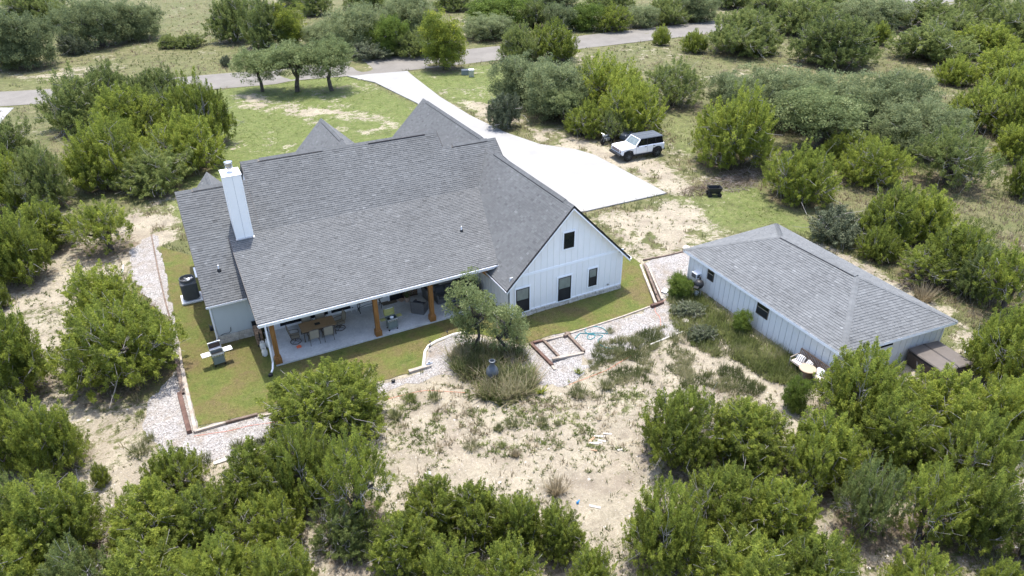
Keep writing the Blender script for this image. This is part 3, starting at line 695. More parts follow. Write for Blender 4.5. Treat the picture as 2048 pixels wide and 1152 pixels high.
# ---------------------------------------------------------------- the house
house = thing('house', 'white farmhouse with grey shingle roofs, chimney and covered back patio', 'house', (-12, 8, 0))
house.location = (0, 0, 0)
S1, S2, SW = 0.79, 0.297, 1.017
EY, EZ = 5.592, 2.75
def mz(x, y): return EZ+S1*(y-EY)                       # upper main slope
def pz(x, y): return 3.105+S2*(y-1.84)                  # porch slope
def wl(x, y): return 6.90-SW*(-3.93-x)                  # wing, left slope
def wr(x, y): return 6.90-SW*(x+3.93)
roof = MB()
for (pts, fz) in [  # solid roof decks under the shingles
    ([(-23.56, 5.592), (-21.40, 5.592), (-21.40, 11.33), (-23.56, 11.33)], mz),
    ([(-21.40, 8.56), (-19.64, 8.56), (-19.64, 11.33), (-21.40, 11.33)], mz),
    ([(-19.64, 8.56), (-7.0, 8.56), (-7.0, 12.34), (-19.64, 12.34)], mz),
    ([(-7.0, 8.56), (-5.70, 8.56), (-3.93, 10.84), (-3.93, 11.30), (-7.0, 11.30)], mz),
    ([(-3.93, 10.84), (-3.1, 9.775), (-3.1, 11.30), (-3.93, 11.30)], mz),
    ([(-21.48, 1.84), (-7.66, 1.84), (-5.70, 8.56), (-21.48, 8.56)], pz),
    ([(-7.66, -0.36), (-3.93, -0.36), (-3.93, 10.84), (-5.70, 8.56), (-7.66, 1.84)], wl),
    ([(-8.21, -0.36), (-7.66, -0.36), (-7.66, 5.3), (-8.21, 5.3)], wl),
    ([(-3.93, -0.36), (0.346, -0.36), (0.346, 11.5), (-3.93, 11.5)], wr)]:
    roof.ext([(x, y, fz(x, y)) for x, y in pts], (0, 0, -0.14))
def back(x0, x1, yr, zr, y1): roof.ext([(x0, yr, zr), (x1, yr, zr), (x1, y1, zr-S1*(y1-yr)), (x0, y1, zr-S1*(y1-yr))], (0, 0, -0.14))
back(-19.64, -7.0, 12.34, 8.083, 19.0); back(-23.56, -19.70, 11.33, 7.283, 17.0); back(-6.96, -3.1, 11.30, 7.26, 16.8)
# street side gables
GZ = 7.15; GX4, GY4 = -3.70, 23.2
roof.ext([(GX4, 11.6, GZ), (GX4, GY4, GZ), (GX4-4.6, GY4, GZ-4.4), (GX4-4.6, 11.6, GZ-4.4)], (0, 0, -0.14))
roof.ext([(GX4, 11.6, GZ), (GX4, GY4, GZ), (GX4+4.3, GY4, GZ-4.3), (GX4+4.3, 11.6, GZ-4.3)], (0, 0, -0.14))
roof.ext([(-12.4, 15.2, 7.1), (-12.4, 22.0, 7.1), (-15.6, 22.0, 3.9), (-15.6, 14.2, 3.9)], (0, 0, -0.14))
roof.ext([(-12.4, 15.2, 7.1), (-12.4, 22.0, 7.1), (-9.2, 22.0, 3.9), (-9.2, 14.2, 3.9)], (0, 0, -0.14))
roof.ext([(-21.42, 12.2, 6.55), (-21.42, 15.9, 6.55), (-23.3, 15.9, 4.4), (-23.3, 12.2, 4.4)], (0, 0, -0.14))
roof.ext([(-21.42, 12.2, 6.55), (-21.42, 15.9, 6.55), (-19.5, 15.9, 4.4), (-19.5, 12.2, 4.4)], (0, 0, -0.14))
roofo = roof.build('roof', M['shingle'], house)

def clip(poly, conv):
    """Sutherland-Hodgman: poly cut by a convex counter-clockwise polygon, 2-D"""
    out = poly; n_ = len(conv)
    for i in range(n_):
        a, b = conv[i], conv[(i+1) % n_]; inp = out; out = []
        if not inp: return []
        def side(p): return (b[0]-a[0])*(p[1]-a[1])-(b[1]-a[1])*(p[0]-a[0])
        for k in range(len(inp)):
            p, q = inp[k], inp[(k+1) % len(inp)]; sp, sq = side(p), side(q)
            if sp >= 0: out.append(p)
            if (sp > 0 > sq) or (sp < 0 < sq):
                t = sp/(sp-sq); out.append((p[0]+(q[0]-p[0])*t, p[1]+(q[1]-p[1])*t))
    return out
def ccw(P):
    a = sum(P[i][0]*P[(i+1) % len(P)][1]-P[(i+1) % len(P)][0]*P[i][1] for i in range(len(P)))
    return P if a > 0 else P[::-1]
def area(P): return abs(sum(P[i][0]*P[(i+1) % len(P)][1]-P[(i+1) % len(P)][0]*P[i][1] for i in range(len(P))))/2
def shingles(origin, eave, up, polys, course=0.145, off=0.0, rnd=None):
    """tabs on a slope: origin and unit axes along the eave and up the slope; polys are 3-D convex outlines.
    returns a list of (centre, top polygon, thickness vector, tint)"""
    rnd = rnd or random.Random(3)
    o = Vector(origin); e = Vector(eave).normalized(); u = Vector(up).normalized(); nrm = e.cross(u).normalized()
    if nrm.z < 0: nrm = -nrm
    P2 = [ccw([((Vector(p)-o).dot(e), (Vector(p)-o).dot(u)) for p in pl]) for pl in polys]
    lo = min(p[1] for pl in P2 for p in pl); hi = max(p[1] for pl in P2 for p in pl)
    res = []; r = math.floor(lo/course)
    while r*course < hi:
        v0, v1 = r*course-0.004, (r+1)*course+0.012
        xa = min(p[0] for pl in P2 for p in pl)-rnd.random()*0.4; xb = max(p[0] for pl in P2 for p in pl); x = xa
        band = []
        while x < xb:
            wd = rnd.choice((0.16, 0.20, 0.25, 0.30)); band.append((x, x+wd-0.006)); x += wd
        for (a, b) in band:
            th = rnd.choice((0.020, 0.025, 0.030)); drop = rnd.uniform(0, 0.006)
            tint = min(1, max(0, rnd.gauss(0.50, 0.085)+(0.14 if rnd.random() < 0.08 else 0)-(0.16 if rnd.random() < 0.12 else 0)))
            for pl in P2:
                c_ = clip([(a, v0-drop), (b, v0-drop), (b, v1), (a, v1)], pl)
                if len(c_) < 3 or area(c_) < 4e-4: continue
                top = []
                for q in c_:   # low edge stands proud, high edge tucks under the next course
                    t = (q[1]-v0)/(v1-v0); top.append(o+e*q[0]+u*q[1]+nrm*(th*(1-t)+0.003+0.002*(t)))
                res.append((sum(top, Vector())/len(top), top, nrm*(-th*0.9), tint))
        r += 1
    return res
def lay_shingles(tabs, parent, m, n_single=300):
    tabs.sort(key=lambda t: (t[0]-Vector(CAM)).length-0.25*math.sqrt(max(0, (t[1][0]-t[1][-1]).length)))
    k_ = 0; rest = MB()
    for (c_, top, off, tint) in tabs:
        vis = (Vector(CAM)-c_).dot(-off) > 0
        big = len(top) == 4 and (top[1]-top[0]).length > 0.22
        px = proj(c_); inb = 0 < px[0] < 2048 and 0 < px[1] < 1152
        if k_ < n_single and vis and big and inb:
            MB().ext(top, off, tint).build('shingle', m, parent); k_ += 1
        else: rest.ext(top, off, tint)
    me = rest.mesh('shingle_courses', m); o = link('shingle_courses', me, parent); o['kind'] = 'stuff'
def P3(pts, fz): return [(x, y, fz(x, y)) for x, y in pts]
ru = random.Random(11)
tabs = []
tabs += shingles((-23.56, EY, EZ), (1, 0, 0), (0, 1, S1), [
    P3([(-23.56, 5.592), (-21.40, 5.592), (-21.40, 8.56), (-23.56, 8.56)], mz),
    P3([(-23.56, 8.56), (-19.64, 8.56), (-19.64, 11.33), (-23.56, 11.33)], mz),
    P3([(-19.64, 8.56), (-7.0, 8.56), (-7.0, 12.34), (-19.64, 12.34)], mz),
    P3([(-7.0, 8.56), (-5.70, 8.56), (-3.93, 10.84), (-3.93, 11.30), (-7.0, 11.30)], mz),
    P3([(-3.93, 10.84), (-3.1, 9.775), (-3.1, 11.30), (-3.93, 11.30)], mz)], rnd=ru)
tabs += shingles((-21.48, 1.84, 3.105), (1, 0, 0), (0, 1, S2), [P3([(-21.48, 1.84), (-7.66, 1.84), (-5.70, 8.56), (-21.48, 8.56)], pz)], rnd=ru)
tabs += shingles((-8.21, -0.36, wl(-8.21, 0)), (0, -1, 0), (1, 0, SW), [
    P3([(-7.66, -0.36), (-3.93, -0.36), (-3.93, 10.84), (-5.70, 8.56), (-7.66, 1.84)], wl),
    P3([(-8.21, -0.36), (-7.66, -0.36), (-7.66, 4.0), (-8.21, 4.0)], wl)], rnd=ru)
def slope_tabs(pts, rnd, course=0.145):   # any planar 3-D outline, eave = its level direction
    a, b, c_ = (Vector(p) for p in pts[:3]); nn = (b-a).cross(c_-a).normalized()
    if nn.z < 0: nn = -nn
    e = Vector((0, 0, 1)).cross(nn).normalized(); u = nn.cross(e).normalized()
    if u.z < 0: u = -u
    o = min((Vector(p) for p in pts), key=lambda p: p.z)
    return shingles(o, e, u, [pts], course, rnd=rnd)
tabs += slope_tabs([(GX4, 11.6, GZ), (GX4, GY4, GZ), (GX4-4.6, GY4, GZ-4.4), (GX4-4.6, 11.6, GZ-4.4)], ru)
for sx in (-1, 1):
    tabs += slope_tabs([(-12.4, 15.2, 7.1), (-12.4, 22.0, 7.1), (-12.4+sx*3.2, 22.0, 3.9), (-12.4+sx*3.2, 14.2, 3.9)], ru)
    tabs += slope_tabs([(-21.42, 12.2, 6.55), (-21.42, 15.9, 6.55), (-21.42+sx*1.9, 15.9, 4.4), (-21.42+sx*1.9, 12.2, 4.4)], ru)
lay_shingles(tabs, roofo, M['shingle'])

def ridge_cap(p0, p1, parent, m, vent=None, w=0.16, s=0.8):
    """overlapping cap shingles along a ridge, and the raised dark-sided ridge vent"""
    p0, p1 = Vector(p0), Vector(p1); d = p1-p0; L = d.length; d = d/L; side = d.cross(Vector((0, 0, 1))).normalized(); mb = MB(); x = 0
    rr = random.Random(int(L*100))
    while x < L:
        e = min(x+0.19, L); h = 0.035 if not (vent and vent[0] < x < vent[1]) else 0.085
        a = p0+d*x; b = p0+d*e; t = rr.random()
        for q in (-1, 1):
            o_ = side*q*w-Vector((0, 0, w*s))
            mb.add([a+Vector((0, 0, h)), b+Vector((0, 0, h-0.012)), b+o_+Vector((0, 0, h-0.012)), a+o_+Vector((0, 0, h)),
                    a+Vector((0, 0, h-0.03)), b+Vector((0, 0, h-0.03)), b+o_+Vector((0, 0, h-0.03)), a+o_+Vector((0, 0, h-0.03))],
                   [(0, 1, 2, 3), (7, 6, 5, 4), (0, 4, 5, 1), (1, 5, 6, 2), (2, 6, 7, 3), (3, 7, 4, 0)], 0.35+0.3*t)
        x += 0.14
    mb.build('ridge_cap', m, parent)
    if vent:
        v = MB()
        for q in (-1, 1):
            a = p0+d*vent[0]; b = p0+d*vent[1]; o1 = side*q*(w+0.012)-Vector((0, 0, w*s)); o2 = side*q*0.05
            v.add([a+o1+Vector((0, 0, 0.052)), b+o1+Vector((0, 0, 0.052)), b+o1-Vector((0, 0, 0.045)), a+o1-Vector((0, 0, 0.045)),
                   a+o2, b+o2, b+o2-Vector((0, 0, 0.1)), a+o2-Vector((0, 0, 0.1))],
                  [(0, 1, 2, 3), (4, 5, 6, 7), (0, 4, 5, 1), (3, 7, 6, 2), (0, 3, 7, 4), (1, 5, 6, 2)])
        v.build('ridge_vent', M['drip'], parent)
ridge_cap((-19.66, 12.34, 8.083), (-6.98, 12.34, 8.083), roofo, M['shingle'], (1.0, 4.9))
ridge_cap((-12.5, 12.335, 8.05), (-11.9, 12.335, 8.05), roofo, M['shingle'])
_v = MB(); _v.box((-9.8, 12.17, 7.985), (3.9, 0.05, 0.09)); _v.build('ridge_vent', M['drip'], roofo)
ridge_cap((-23.58, 11.33, 7.283), (-19.66, 11.33, 7.283), roofo, M['shingle'], (0.9, 2.9))
ridge_cap((-6.98, 11.30, 7.26), (-3.08, 11.30, 7.26), roofo, M['shingle'], (0.6, 3.2))
ridge_cap((-3.93, 10.84, 6.90), (-3.93, -0.38, 6.90), roofo, M['shingle'], (1.3, 10.2), s=SW)
ridge_cap((GX4, GY4, GZ), (GX4, 11.8, GZ), roofo, M['shingle'], (0.9, 11.0), s=1.0)
ridge_cap((-12.4, 22.0, 7.1), (-12.4, 15.2, 7.1), roofo, M['shingle'], (0.7, 5.4), s=1.0)
ridge_cap((-21.42, 15.9, 6.55), (-21.42, 12.4, 6.55), roofo, M['shingle'], (0.5, 3.0), s=1.1)

# walls (solid cores), panels, battens
core = MB()
gab = [(-7.862, 0.28), (0.0, 0.28), (0.0, 2.85), (-3.93, 6.78), (-7.862, 2.85)]
core.ext([(x, 0.0, z) for x, z in gab], (0, 0.25, 0))
gable_wall = core.build('wall', M['groove'], house); gable_wall['label'] = 'white board and batten gable wall facing the lawn'
def gable_top(x): return 6.74-SW*abs(x+3.93)
pitch_x = 0.413; k = 0; xs = [-7.862+pitch_x*i for i in range(20)]
for i, x in enumerate(xs):
    x1 = min(x+pitch_x, 0.0)
    if x1-x < 0.05: continue
    a, b = x+0.012, x1-0.012
    MB().ext([(a, -0.018, 0.60), (b, -0.018, 0.60), (b, -0.018, min(2.98, gable_top(b))), (a, -0.018, min(2.98, gable_top(a)))], (0, 0.018, 0)).build('siding_panel', M['siding'], gable_wall)
    if gable_top(a) > 3.15 and gable_top(b) > 3.15:
        top = [(b, -0.018, gable_top(b)), (a, -0.018, gable_top(a))]
        if a < -3.93 < b: top.insert(1, (-3.93, -0.018, gable_top(-3.93)))
        MB().ext([(a, -0.018, 3.13), (b, -0.018, 3.13)]+top, (0, 0.018, 0)).build('siding_panel', M['siding'], gable_wall)
    if i:
        MB().box((x, -0.030, 1.79), (0.045, 0.024, 2.38)).build('batten', M['siding'], gable_wall)
        t = gable_top(x)
        if t > 3.25: MB().box((x, -0.030, (3.13+t)/2), (0.045, 0.024, t-3.13)).build('batten', M['siding'], gable_wall)
MB().box((-3.93, -0.034, 3.055), (7.86, 0.034, 0.15)).build('trim_band', M['trim'], gable_wall)
MB().box((-3.93, -0.034, 0.635), (7.86, 0.036, 0.07)).build('trim_band', M['trim'], gable_wall)
for x in (-7.82, -0.04): MB().box((x, -0.036, 1.79), (0.10, 0.038, 2.36)).build('corner_board', M['trim'], gable_wall)
mb = MB(); mb.box((-3.93, 0.05, 0.42), (7.84, 0.12, 0.34)); base = mb.build('stone_base', M['mortar'], house)
rs = random.Random(5)
def stones(x0, x1, z0, z1, axis, at, parent, rows=2, push=-1):
    z = z0
    for r in range(rows):
        h = (z1-z0)/rows; x = x0
        while x < x1-0.02:
            w = min(rs.uniform(0.22, 0.62), x1-x); dd = rs.uniform(0.05, 0.09)
            c_ = (x+w/2, at+push*dd/2, z+h/2) if axis == 'x' else (at+push*dd/2, x+w/2, z+h/2)
            dim = (w-0.012, dd, h-0.012) if axis == 'x' else (dd, w-0.012, h-0.012)
            MB().bev(c_, dim, 0.018).build('stone', M['stone'], parent); x += w
        z += h
stones(-7.862, 0.0, 0.25, 0.60, 'x', -0.012, base)
# windows
def window(x0, x1, z0, z1, y, parent, kind='hung', trim=0.09):
    w = MB(); cx, cz = (x0+x1)/2, (z0+z1)/2; W_, H_ = x1-x0, z1-z0; t = 0.045
    for dx, dz, a, b in ((-W_/2+t/2, 0, t, H_), (W_/2-t/2, 0, t, H_), (0, H_/2-t/2, W_-2*t, t), (0, -H_/2+t/2, W_-2*t, t)):
        w.box((cx+dx, y-0.075, cz+dz), (a, 0.05, b))
    win = w.build('window', M['black'], parent)
    if trim:
        q = MB()
        for dx, dz, a, b in ((-W_/2-trim/2, 0, trim, H_+2*trim), (W_/2+trim/2, 0, trim, H_+2*trim), (0, H_/2+trim/2, W_, trim), (0, -H_/2-trim/2, W_, trim)):
            q.box((cx+dx, y-0.055, cz+dz), (a, 0.05, b))
        q.build('window_trim', M['trim'], win)
    if kind == 'hung':
        MB().box((cx, y-0.066, cz+H_*0.24), (W_-2*t, 0.01, H_*0.5-t)).build('pane', M['glass_pale'], win)
        MB().box((cx, y-0.060, cz-H_*0.24), (W_-2*t, 0.01, H_*0.5-t)).build('pane', M['screen'], win)
        MB().box((cx, y-0.072, cz), (W_-2*t, 0.04, 0.04)).build('meeting_rail', M['black'], win)
    else:
        MB().box((cx, y-0.064, cz), (W_-2*t, 0.01, H_-2*t)).build('pane', M['glass'], win)
    return win
window(-4.35, -3.65, 4.14, 5.15, 0, house, 'fixed')
window(-7.48, -6.60, 0.66, 2.25, 0, house); window(-4.63, -3.74, 0.66, 2.25, 0, house); window(-2.47, -1.88, 1.09, 2.29, 0, house)
MB().lathe([(0.06, -0.10), (0.075, -0.06), (0.05, -0.04)], (-1.0, 0, 0.85), 10, 'Y').build('hose_bib', M['steel_dull'], house)
# rake boards and drip edges of the wing gable
for sx in (-1, 1):
    x_e = -3.93+sx*4.28; rk = MB(); rk.ext([(-3.93, -0.36, 6.88), (x_e, -0.36, 6.88-4.28*SW), (x_e, -0.36, 6.64-4.28*SW), (-3.93, -0.36, 6.64)], (0, 0.04, 0)); rk.build('rake_board', M['trim'], house)
    dr = MB(); dr.ext([(-3.93, -0.375, 6.925), (x_e, -0.375, 6.925-4.28*SW), (x_e, -0.375, 6.875-4.28*SW), (-3.93, -0.375, 6.875)], (0, 0.05, 0)); dr.build('drip_edge', M['drip'], house)
    sf = MB(); sf.ext([(-3.93, -0.32, 6.72), (x_e, -0.32, 6.72-4.28*SW), (x_e, 0.0, 6.72-4.28*SW), (-3.93, 0.0, 6.72)], (0, 0, -0.02)); sf.build('soffit', M['trim'], house)
# side wall of the wing towards the patio, right wall, patio back wall, left wing, and the hidden bulk
mb = MB()
mb.box((-7.80, 2.78, 1.50), (0.12, 5.30, 2.40)); w2 = mb.build('wall', M['groove'], house); w2['label'] = 'white patio side wall of the gable wing'
for i in range(13):
    y = 0.16+0.41*i; MB().box((-7.868, y+0.2, 1.52), (0.016, 0.386, 2.36)).build('siding_panel', M['siding'], w2)
    MB().box((-7.884, y, 1.52), (0.02, 0.045, 2.36)).build('batten', M['siding'], w2)
mb = MB(); mb.box((-14.2, 5.78, 1.55), (13.0, 0.2, 3.0)); w3 = mb.build('wall', M['groove'], house); w3['label'] = 'white patio back wall under the porch roof'
for i in range(31):
    x = -20.66+0.413*i; MB().box((x+0.206, 5.672, 1.55), (0.39, 0.016, 2.86)).build('siding_panel', M['siding'], w3)
    MB().box((x, 5.662, 1.55), (0.045, 0.02, 2.86)).build('batten', M['siding'], w3)
for a, b in (((858, 660, 858, 648)), ) if False else (): pass
def pwin(pxl, pxr, z0=0.34, z1=1.75):
    a = YP(pxl, 640, 5.6)[0]; b = YP(pxr, 620, 5.6)[0]; window(a, b, z0, z1, 5.66, house, 'fixed', 0.06)
pwin(558, 601); pwin(612, 655); pwin(665, 707)
mb = MB(); mb.box((-12.85, 5.60, 1.18), (0.95, 0.07, 2.1)); dr = mb.build('door', M['black'], house); dr['label'] = 'black glazed patio door'
MB().box((-12.85, 5.56, 1.25), (0.66, 0.012, 1.7)).build('pane', M['glass'], dr)
mb = MB()
for x in (-13.39, -12.31): mb.box((x, 5.62, 1.2), (0.11, 0.06, 2.2))
mb.build('door_trim', M['trim'], house)
# left wing block
mb = MB(); mb.box((-22.24, 10.9, 1.75), (2.16, 10.0, 2.5)); w4 = mb.build('wall', M['groove'], house); w4['label'] = 'grey green end wall at the left of the patio'
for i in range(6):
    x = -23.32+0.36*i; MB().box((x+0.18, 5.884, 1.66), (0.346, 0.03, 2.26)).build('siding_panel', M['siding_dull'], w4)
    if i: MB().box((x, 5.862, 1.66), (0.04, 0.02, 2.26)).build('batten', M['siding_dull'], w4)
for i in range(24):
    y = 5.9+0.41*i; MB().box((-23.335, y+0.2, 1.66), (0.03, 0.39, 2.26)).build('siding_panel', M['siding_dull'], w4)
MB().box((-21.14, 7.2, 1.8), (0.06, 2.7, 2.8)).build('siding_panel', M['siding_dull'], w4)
mb = MB(); mb.box((-22.24, 5.95, 0.25), (2.16, 0.14, 0.52)); mb.box((-23.28, 10.9, 0.25), (0.08, 10.0, 0.52)); b2 = mb.build('stone_base', M['mortar'], house)
stones(-23.33, -21.15, 0.0, 0.52, 'x', 5.878, b2, 2)
stones(5.88, 15.5, 0.0, 0.52, 'y', -23.322, b2, 2)
mb = MB(); mb.box((-13.5, 12.6, 1.5), (12.6, 12.5, 3.0)); mb.box((-3.93, 11.0, 1.6), (7.6, 21.3, 2.6)); mb.box((-12.4, 18.5, 2.2), (5.6, 6.2, 3.0)); mb.box((-21.42, 13.9, 2.2), (3.0, 3.2, 3.6))
mb.ext([(-19.5, 12.34, 7.9), (-19.5, 17.6, 3.7), (-19.5, 7.6, 4.2)], (0.2, 0, 0)); mb.ext([(-7.3, 12.34, 7.9), (-7.3, 17.6, 3.7), (-7.3, 8.6, 5.0)], (0.2, 0, 0))
mb.ext([(-3.5, 11.3, 7.1), (-3.5, 15.0, 4.2), (-3.5, 9.6, 5.7)], (0.2, 0, 0)); mb.ext([(-23.2, 11.33, 7.1), (-23.2, 16.0, 2.9), (-23.2, 6.2, 3.0)], (0.2, 0, 0))
mb.ext([(GX4, GY4-0.5, GZ-0.2), (GX4-4.2, GY4-0.5, GZ-4.3), (GX4+4.0, GY4-0.5, GZ-4.3)], (0, 0.2, 0)); mb.ext([(-12.4, 21.5, 6.9), (-15.4, 21.5, 3.9), (-9.4, 21.5, 3.9)], (0, 0.2, 0))
w5 = mb.build('wall', M['siding'], house); w5['label'] = 'white outer walls on the street side'
# dark slit wall between the left wing roof and the porch roof
mb = MB(); mb.ext([(-21.44, 1.9, 3.0), (-21.44, 8.5, 4.98), (-21.44, 8.5, 4.86), (-21.44, 5.6, 2.7), (-21.44, 1.9, 2.86)], (0.03, 0, 0)); mb.build('rake_board', M['drip'], house)
mb = MB(); mb.ext([(-21.50, 1.84, 3.14), (-21.50, 8.56, 5.135), (-21.50, 8.56, 5.05), (-21.50, 1.84, 3.03)], (0.03, 0, 0)); mb.build('drip_edge', M['drip'], house)
for x, y0, y1 in ((-23.585, 5.592, 11.33), (-19.66, 8.9, 12.34), (-7.0+0.012, 11.3, 12.34), (-3.088, 9.8, 11.3)):
    MB().ext([(x, y0, mz(x, y0)+0.03), (x, y1, mz(x, y1)+0.03), (x, y1, mz(x, y1)-0.10), (x, y0, mz(x, y0)-0.10)], (0.025, 0, 0)).build('drip_edge', M['drip'], house)
MB().ext([(-23.56, 5.7, mz(0, 5.7)-0.14), (-23.56, 11.33, 7.14), (-23.56, 11.33, 6.92), (-23.56, 5.7, mz(0, 5.7)-0.36)], (0.04, 0, 0)).build('rake_board', M['trim'], house)
def gutter(p0, p1, out, parent, h=0.12, d=0.11):
    p0, p1, o_ = Vector(p0), Vector(p1), Vector(out)
    m_ = MB(); prof = [(0, 0), (d*0.75, 0), (d, h*0.6), (d, h), (d-0.012, h), (d-0.02, h*0.55), (0.02, 0.02), (0, 0.02)]
    vs = []
    for p in (p0, p1): vs += [p+o_*a+Vector((0, 0, b-h)) for a, b in prof]
    n_ = len(prof); m_.add(vs, [tuple(range(n_)), tuple(range(2*n_-1, n_-1, -1))]+[(i, (i+1) % n_, n_+(i+1) % n_, n_+i) for i in range(n_)])
    return m_.build('gutter', M['gutter'], parent)
gutter((-21.5, 1.80, 3.10), (-7.62, 1.80, 3.10), (0, -1, 0), house)
MB().box((-14.6, 1.86, 2.95), (13.7, 0.07, 0.20)).build('fascia', M['trim'], house)
gutter((-8.22, -0.36, 2.54), (-8.22, 5.0, 2.54), (-1, 0, 0), house)
MB().box((-8.16, 2.3, 2.46), (0.05, 5.2, 0.16)).build('fascia', M['trim'], house)
gutter((-23.6, 5.57, 2.74), (-21.40, 5.57, 2.74), (0, -1, 0), house)
MB().box((-22.5, 5.62, 2.62), (2.14, 0.05, 0.16)).build('fascia', M['trim'], house)
gutter((0.36, -0.36, 2.54), (0.36, 10.5, 2.54), (1, 0, 0), house)
MB().box((-14.6, 3.85, 2.98), (13.4, 3.6, 0.03)).build('porch_ceiling', M['trim'], house)
MB().box((-14.6, 2.33, 2.80), (13.0, 0.22, 0.26)).build('porch_beam', M['trim'], house)
MB().tube([(-23.45, 5.50, 2.62), (-23.42, 5.80, 2.4), (-23.42, 5.80, 0.35), (-23.46, 5.55, 0.12)], 0.045, 6).build('downspout', M['gutter'], house)
MB().tube([(-21.12, 1.74, 2.95), (-21.10, 2.10, 2.7), (-21.10, 2.10, 0.42), (-21.2, 1.80, 0.22), (-21.32, 1.6, 0.15)], 0.05, 6).build('downspout', M['gutter'], house)
MB().lathe([(0.10, 0), (0.13, 0.03), (0.11, 0.14), (0.07, 0.15)], (-21.4, 1.5, 0.0), 10).build('drain_fitting', M['dark'], house)
# porch posts
def post(x, y=2.36):
    m_ = MB(); m_.box((x, y, 1.50), (0.24, 0.24, 2.46)); p = m_.build('post', M['cedar'], house)
    MB().bev((x, y, 0.30), (0.38, 0.38, 0.36), 0.02).build('post_base', M['cedar'], p)
    MB().bev((x, y, 0.52), (0.33, 0.33, 0.09), 0.03).build('post_collar', M['cedar'], p)
for x in (-20.78, -15.14, -11.81): post(x)
MB().ext([(-8.7, 2.2, 2.7), (-7.9, 2.2, 2.7), (-7.9, 2.2, 1.9)], (0, 0.16, 0)).build('bracket', M['cedar'], house)
# chimney
cx0, cx1, cy0, cy1 = -21.07, -20.15, 8.27, 9.42
ch = MB(); ch.box(((cx0+cx1)/2, (cy0+cy1)/2, 6.78), (cx1-cx0, cy1-cy0, 4.0)); cho = ch.build('chimney', M['groove'], house)
cw = (cx1-cx0)/2
for i in range(2): MB().box((cx0+cw*(i+.5), cy0-0.012, 6.79), (cw-0.012, 0.024, 3.94)).build('siding_panel', M['siding'], cho)
for x in (cx0-0.012, cx1+0.012): MB().box((x, (cy0+cy1)/2, 6.79), (0.024, cy1-cy0, 3.94)).build('siding_panel', M['siding'], cho)
for x in (cx0+0.02, cx1-0.02): MB().box((x, cy0-0.034, 6.79), (0.07, 0.022, 3.94)).build('corner_board', M['siding'], cho)
MB().bev(((cx0+cx1)/2, (cy0+cy1)/2, 8.80), (cx1-cx0+0.10, cy1-cy0+0.10, 0.05), 0.01).build('chimney_cap', M['trim'], cho)
MB().lathe([(0.16, 8.82), (0.17, 8.86), (0.125, 8.90), (0.125, 9.10), (0.20, 9.11), (0.20, 9.14), (0.165, 9.15), (0.165, 9.24), (0.20, 9.25), (0.20, 9.28), (0.17, 9.29), (0.17, 9.36), (0.23, 9.37), (0.22, 9.42), (0.06, 9.46)], ((cx0+cx1)/2, 8.85, 0), 18).build('flue', M['steel'], cho)
for x in (cx0-0.06, cx1+0.06):
    MB().box((x, cy0+0.1, mz(0, cy0)+0.10), (0.16, 0.10, 0.04)).build('flashing', M['steel_dull'], cho)
MB().box(((cx0+cx1)/2, cy0-0.06, 5.03), (cx1-cx0+0.1, 0.14, 0.06), rx=0.3).build('flashing', M['steel_dull'], cho)
for (x, y, z, m_) in ((-22.42, 7.1, mz(0, 7.1), 'trim'), (-8.54, 5.04, pz(0, 5.04), 'trim')):
    MB().lathe([(0.13, -0.05), (0.11, 0.05), (0.06, 0.11), (0.05, 0.12)], (x, y, z), 10).build('vent_boot', M['dark'], roofo)
    MB().lathe([(0.038, 0.0), (0.038, 0.34), (0.03, 0.34)], (x, y, z), 8).build('vent_pipe', M[m_], roofo)
MB().box((-23.52, 9.6, 2.9), (0.3, 1.3, 0.03)).build('side_shutter', M['white'], house)

# ---------------------------------------------------------------- the shed
shed = thing('shed', 'pale shed with light grey hip roof right of the house', 'shed')
SE = 2.62; SZ0 = 0.50
c0, c1, c2, c3 = [Vector(Z(*p, SE)) for p in [(1367, 499), (1685, 710), (1916, 643), (1553, 447)]]
SR = SE+1.72
r1 = Vector(Z(1714, 552, SR))
_n = (c1-c0).cross(r1-c0); _d = ray(1562, 473); _t = float(np.array(_n)@(np.array(c0)-CAM))/float(np.array(_n)@_d)
r0 = Vector(CAM+_d*_t)   # keeps the long front slope a true plane
mb = MB()
for pl in ([c0, c1, r1, r0], [c1, c2, r1], [c2, c3, r0], [c2, r0, r1], [c3, c0, r0]): mb.ext(pl, (0, 0, -0.12))
sroof = mb.build('roof', M['shingle2'], shed)
tabs = []; rv = random.Random(23)
for pl in ([c0, c1, r1, r0], [c1, c2, r1], [c2, c3, r0], [c2, r0, r1], [c3, c0, r0]): tabs += slope_tabs([tuple(p) for p in pl], rv, 0.15)
lay_shingles(tabs, sroof, M['shingle2'])
d = (r1-r0); Lr = d.length
ridge_cap(r0, r1, sroof, M['shingle2'], (0.05, Lr-0.1), s=0.42, w=0.15)
for a, b in ((r1, c1), (r1, c2), (r0, c3), (r0, c0)): ridge_cap(a+(b-a)*0.01, b, sroof, M['shingle2'], s=0.28, w=0.15)
for a, b in ((c0, c1), (c1, c2), (c2, c3), (c3, c0)):
    dd = (b-a).normalized(); oo = Vector((dd.y, -dd.x, 0))
    m_ = MB(); m_.ext([a+oo*0.012+Vector((0, 0, 0.02)), b+oo*0.012+Vector((0, 0, 0.02)), b+oo*0.012-Vector((0, 0, 0.15)), a+oo*0.012-Vector((0, 0, 0.15))], -oo*0.035); m_.build('fascia', M['trim'], shed)
cen = (c0+c1+c2+c3)/4
wc = [Vector((*(c+(cen-c).normalized()*0.52).xy, 0)) for c in (c0, c1, c2, c3)]
mb = MB(); mb.prism([(p.x, p.y) for p in wc], 0.2, SE-0.10); sw = mb.build('wall', M['groove'], shed)
